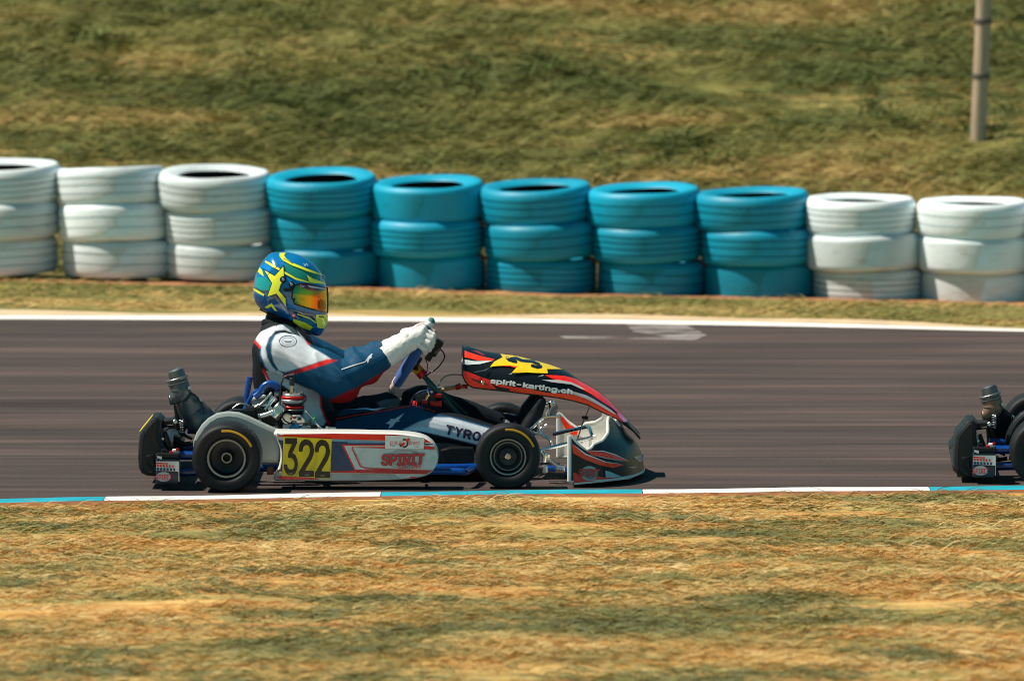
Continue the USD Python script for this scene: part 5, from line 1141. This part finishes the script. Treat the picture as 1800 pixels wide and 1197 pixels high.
for s in (1, -1):
    v = gV.copy(); f = np.array(glove.faces); w2 = cvn.copy(); f2 = cf.copy()
    if s < 0: v[:, 1] = 2 * YC - v[:, 1]; f = f[:, ::-1]; w2[:, 1] = 2 * YC - w2[:, 1]; f2 = f2[:, ::-1]
    g = part(DRV, 'glove', (v, f), leather, True, off=OD, colors=gC)
    part(g, 'cuff', (w2, f2), leather_plain, True, off=OD)

# ---- helmet
hel = zA([(1130, 112), (1190, 103), (1250, 102), (1350, 124), (1430, 164), (1490, 218), (1540, 290), (1568, 370), (1578, 450), (1577, 560), (1578, 640), (1566, 690), (1540, 732), (1505, 756), (1440, 738), (1380, 712), (1320, 674), (1250, 642), (1180, 604), (1110, 572), (1060, 548), (1020, 502), (1000, 440), (999, 370), (1014, 290), (1044, 222), (1080, 165)])
hxz = spline(side(hel, YC), 6, True); hring = shapely.LinearRing(hxz); hc = side(zA([(1290, 425)]), YC)[0]
hpoly = Polygon(hxz)
_phi = np.linspace(-math.pi, math.pi, 361)
_rho = np.array([max((Point(hc).distance(q) for q in ([i_] if i_.geom_type == 'Point' else list(i_.geoms))), default=.1) if not (i_ := hring.intersection(LineString([hc, hc + .5 * np.array([math.cos(a), math.sin(a)])]))).is_empty else .1 for a in _phi])
rho = lambda a: np.interp(a, _phi, _rho, period=2 * math.pi)
HW = .128
def helmet_y(x, z):
    dx_, dz_ = x - hc[0], z - hc[1]; q = np.hypot(dx_, dz_) / rho(np.arctan2(dz_, dx_))
    q = np.clip(q, 0, .9995); return YC - HW * (1 - q ** 2.3) ** .5
pp, qq = np.linspace(-math.pi, math.pi, 121)[:-1], np.linspace(0, 1, 25)
hv, hf = [], []
qs = np.sin(qq * math.pi / 2)
for sgn in (-1, 1):
    base_i = len(hv)
    for q in qs:
        for a in pp:
            hv.append([hc[0] + rho(a) * q * math.cos(a), YC + sgn * HW * (1 - min(q, 1) ** 2.3) ** .5, hc[1] + rho(a) * q * math.sin(a)])
    n_ = len(pp)
    for i in range(len(qs) - 1):
        for j in range(n_):
            t4 = [base_i + i * n_ + j, base_i + i * n_ + (j + 1) % n_, base_i + (i + 1) * n_ + (j + 1) % n_, base_i + (i + 1) * n_ + j]
            hf.append(t4 if sgn < 0 else t4[::-1])
hm = trimesh.Trimesh(np.array(hv), np.vstack([np.array(hf)[:, [0, 1, 2]], np.array(hf)[:, [0, 2, 3]]]), process=False); hm.merge_vertices(); hm.update_faces(hm.nondegenerate_faces())
paint_blue_h = look('helmet_blue', srgb(0, 112, 172), .22, coat=1.0, grain=.08, gscale=14)
helmet = part(DRV, 'helmet', hm, paint_blue_h, True, off=OD)
print_h = look('helmet_print', (.5, .5, .5), .25, cd=True, coat=1.0)
a_ = lambda *p_: zA(p_)
HY, HG2, HB, HD, HT = srgb(234, 238, 44), srgb(30, 130, 118), srgb(0, 124, 200), srgb(4, 44, 78), srgb(28, 146, 146)
star = Polygon(a_((1086, 244), (1166, 290), (1232, 216), (1240, 330), (1212, 350), (1196, 402), (1250, 466), (1253, 528), (1180, 424), (1110, 447), (1146, 345)))
Lh = [(a_((1235, 230), (1262, 165), (1310, 195), (1420, 245), (1530, 285), (1556, 352), (1430, 335), (1330, 302), (1240, 252)), HG2),
      (a_((1240, 268), (1340, 318), (1420, 338), (1330, 360), (1290, 400), (1250, 400), (1240, 340)), HB),
      (a_((1060, 220), (1095, 185), (1150, 215), (1120, 262)), HB),
      (a_((1046, 222), (1066, 242), (1080, 292), (1056, 276), (1034, 256)), HY),
      (a_((1022, 300), (1090, 296), (1140, 345), (1122, 404), (1060, 400), (1012, 372)), HT), (strip(a_((1012, 378), (1060, 410), (1105, 412)), 1.2), srgb(70, 80, 80)),
      (a_((1000, 384), (1040, 405), (1084, 432), (1080, 446), (1030, 420), (1000, 398)), HY),
      (a_((1010, 430), (1090, 460), (1110, 540), (1060, 540), (1020, 500)), srgb(0, 76, 132)), (strip(a_((1090, 440), (1075, 495)), .6), HD),
      (a_((1110, 470), (1180, 440), (1250, 530), (1290, 600), (1240, 632), (1170, 590), (1130, 560)), srgb(0, 72, 130)),
      (strip(a_((1110, 480), (1168, 450), (1250, 560)), 1.2), srgb(120, 130, 130)),
      (a_((1086, 532), (1142, 500), (1188, 566), (1166, 560), (1138, 526), (1104, 542)), HY),
      (a_((1260, 540), (1300, 545), (1480, 590), (1500, 655), (1440, 690), (1330, 630), (1290, 590)), HD), (strip(a_((1285, 548), (1380, 580), (1470, 595), (1490, 640)), 1.0), srgb(110, 130, 130)),
      (a_((1330, 600), (1480, 645), (1490, 675), (1440, 672), (1340, 625)), srgb(20, 110, 150)), (a_((1310, 622), (1400, 650), (1468, 690), (1452, 715), (1380, 694), (1310, 650)), HY), (strip(a_((1340, 585), (1440, 620), (1490, 655)), .9), HY),
      (a_((1486, 588), (1580, 592), (1580, 650), (1552, 700), (1500, 690), (1490, 640)), HY), (a_((1508, 598), (1548, 602), (1550, 614), (1512, 610)), INK),
      (a_((1455, 690), (1545, 705), (1520, 740), (1490, 750), (1440, 725)), srgb(10, 84, 150)),
      (a_((1296, 578), (1330, 586), (1326, 616), (1298, 610)), srgb(196, 30, 30)), (a_((1306, 590), (1320, 593), (1318, 606), (1305, 602)), WHITE),
      (strip(a_((1050, 545), (1110, 574), (1180, 606), (1250, 646), (1320, 680), (1390, 716), (1450, 744)), 2.2), INK),
      (a_((1203, 110), (1252, 106), (1238, 130), (1256, 154), (1300, 184), (1420, 232), (1528, 272), (1540, 288), (1420, 252), (1300, 206), (1230, 168), (1204, 136)), HY), (strip(a_((1232, 150), (1310, 192)), .5), INK),
      (a_((1094, 168), (1160, 203), (1240, 252), (1330, 302), (1435, 334), (1430, 342), (1330, 318), (1240, 270), (1150, 218), (1088, 182)), HY),
      (a_((1416, 280), (1462, 310), (1545, 334), (1562, 354), (1438, 340)), HY),
      (star.buffer(1.6, join_style=2), HD), (star, HY), (strip(a_((1200, 200), (1105, 285)), .45), INK)]
cx, cy = zA([(1536, 300)])[0]; Lh += [(ring_px(cx, cy, 4.5, 5.2, 1), srgb(210, 216, 220)), (affinity.scale(Point(cx, cy).buffer(1, 20), 3.4, 4.1), HD), (strip([(cx - 2, cy + 2), (cx, cy - 2), (cx + 2, cy + 2)], .6), WHITE)]
cx, cy = zA([(1408, 198)])[0]; Lh += [(strip([(cx - 4, cy - 2), (cx - 1, cy + 3), (cx + 1, cy - 2), (cx + 4, cy + 3)], .6), srgb(170, 200, 220))]
m, c = printed(Lh, helmet_y, YC - .1, 4.0, lift=.0002, first=.0008)
part(helmet, 'graphics', m, print_h, True, off=OD, colors=c)
# visor: mirrored film over the eye port, wrapping round both sides
def visor_colour(v):
    q = to_px(v)[:, 0]; x_ = [513, 520, 531, 545, 553, 561, 568, 575, 578]
    t_ = np.array([srgb(40, 130, 110), srgb(70, 150, 90), srgb(170, 170, 50), srgb(214, 170, 24), srgb(224, 120, 18), srgb(224, 110, 16), srgb(220, 160, 20), srgb(200, 190, 40), srgb(60, 110, 60)])
    return np.stack([np.interp(q, x_, t_[:, k]) for k in range(3)], 1)
vis = Polygon(a_((1306, 400), (1322, 362), (1360, 350), (1420, 352), (1574, 384), (1579, 450), (1577, 574), (1480, 552), (1390, 528), (1322, 506), (1300, 455)))
m, c = printed([(vis, visor_colour)], helmet_y, YC - .08, 3.0, first=.0045)
mv = look('visor_mirror', (.8, .6, .2), .12, metal=.85, cd=True, coat=.8)
mirr = lambda m_: (np.c_[m_[0][:, 0], 2 * YC - m_[0][:, 1], m_[0][:, 2]], m_[1][:, ::-1])
vz = part(helmet, 'visor', [m, mirr(m)], mv, True, off=OD, colors=np.vstack([c, c]))
m, c = printed([(vis.boundary.buffer(1.1), srgb(16, 18, 20))], helmet_y, YC - .08, 3.0, first=.0052)
part(helmet, 'visor_seal', [m, mirr(m)], black_satin, True, off=OD)
m, c = printed([(a_((1345, 352), (1420, 352), (1574, 384), (1576, 402), (1450, 398), (1390, 382)), srgb(92, 16, 34)), (a_((1420, 360), (1560, 386), (1565, 394), (1440, 378)), srgb(200, 190, 196)), (a_((1430, 385), (1475, 392), (1455, 402)), srgb(200, 30, 40)), (strip(a_((1366, 360), (1396, 366), (1392, 376), (1366, 372), (1366, 360)), .5), srgb(170, 180, 180)), (strip(a_((1480, 550), (1575, 572)), 1.3), srgb(40, 20, 22)), (strip(a_((1490, 552), (1530, 562)), .6), srgb(200, 60, 60))], helmet_y, YC - .08, 3.0, first=.006)
part(helmet, 'visor_strip', m, print_h, True, off=OD, colors=c)
def disc(px, py, r0, h0, h1):
    (a, b) = zA([(px, py)])[0]; q = at(a, b, YC - .1)
    for _ in range(5): y = float(helmet_y(np.array([q[0]]), np.array([q[2]]))[0]); q = at(a, b, y)
    n_ = np.array([q[0] - hc[0], -.35, q[2] - hc[1]]); n_ /= np.linalg.norm(n_)
    return cyl(q + n_ * h0, q + n_ * h1, r0, 20, .001)
pieces(helmet, 'pivot', [disc(1232, 318, .0125, -.002, .009), disc(1296, 355, .0115, -.002, .011)], black_satin, 35, off=OD)
pieces(helmet, 'pivot_screw', [disc(1232, 318, .0058, .004, .0105), disc(1296, 355, .0058, .004, .0125)], steel, 35, off=OD)
(pa, pb, pc) = zA([(1245, 395), (1285, 395), (1312, 360)])
m, c = printed([(LineString(spline([pa, pb, pc], 6)).buffer(3.0), INK)], helmet_y, YC - .1, 3.0, first=.004)
part(helmet, 'visor_arm', m, black_satin, True, off=OD)
part(helmet, 'visor_button', [disc(1318, 467, .0045, .002, .008)], black_satin, 35, off=OD)
# the second kart's driver sits outside the picture: a copy in place beyond its right edge
d2 = thing('person', K2 + Rt @ (OD - O_KART), TURN, label='person in a race overall driving the second kart, beyond the right photo edge', cat='person')
d2.GetReferences().AddInternalReference(DRV.GetPath()); d2.SetInstanceable(True)
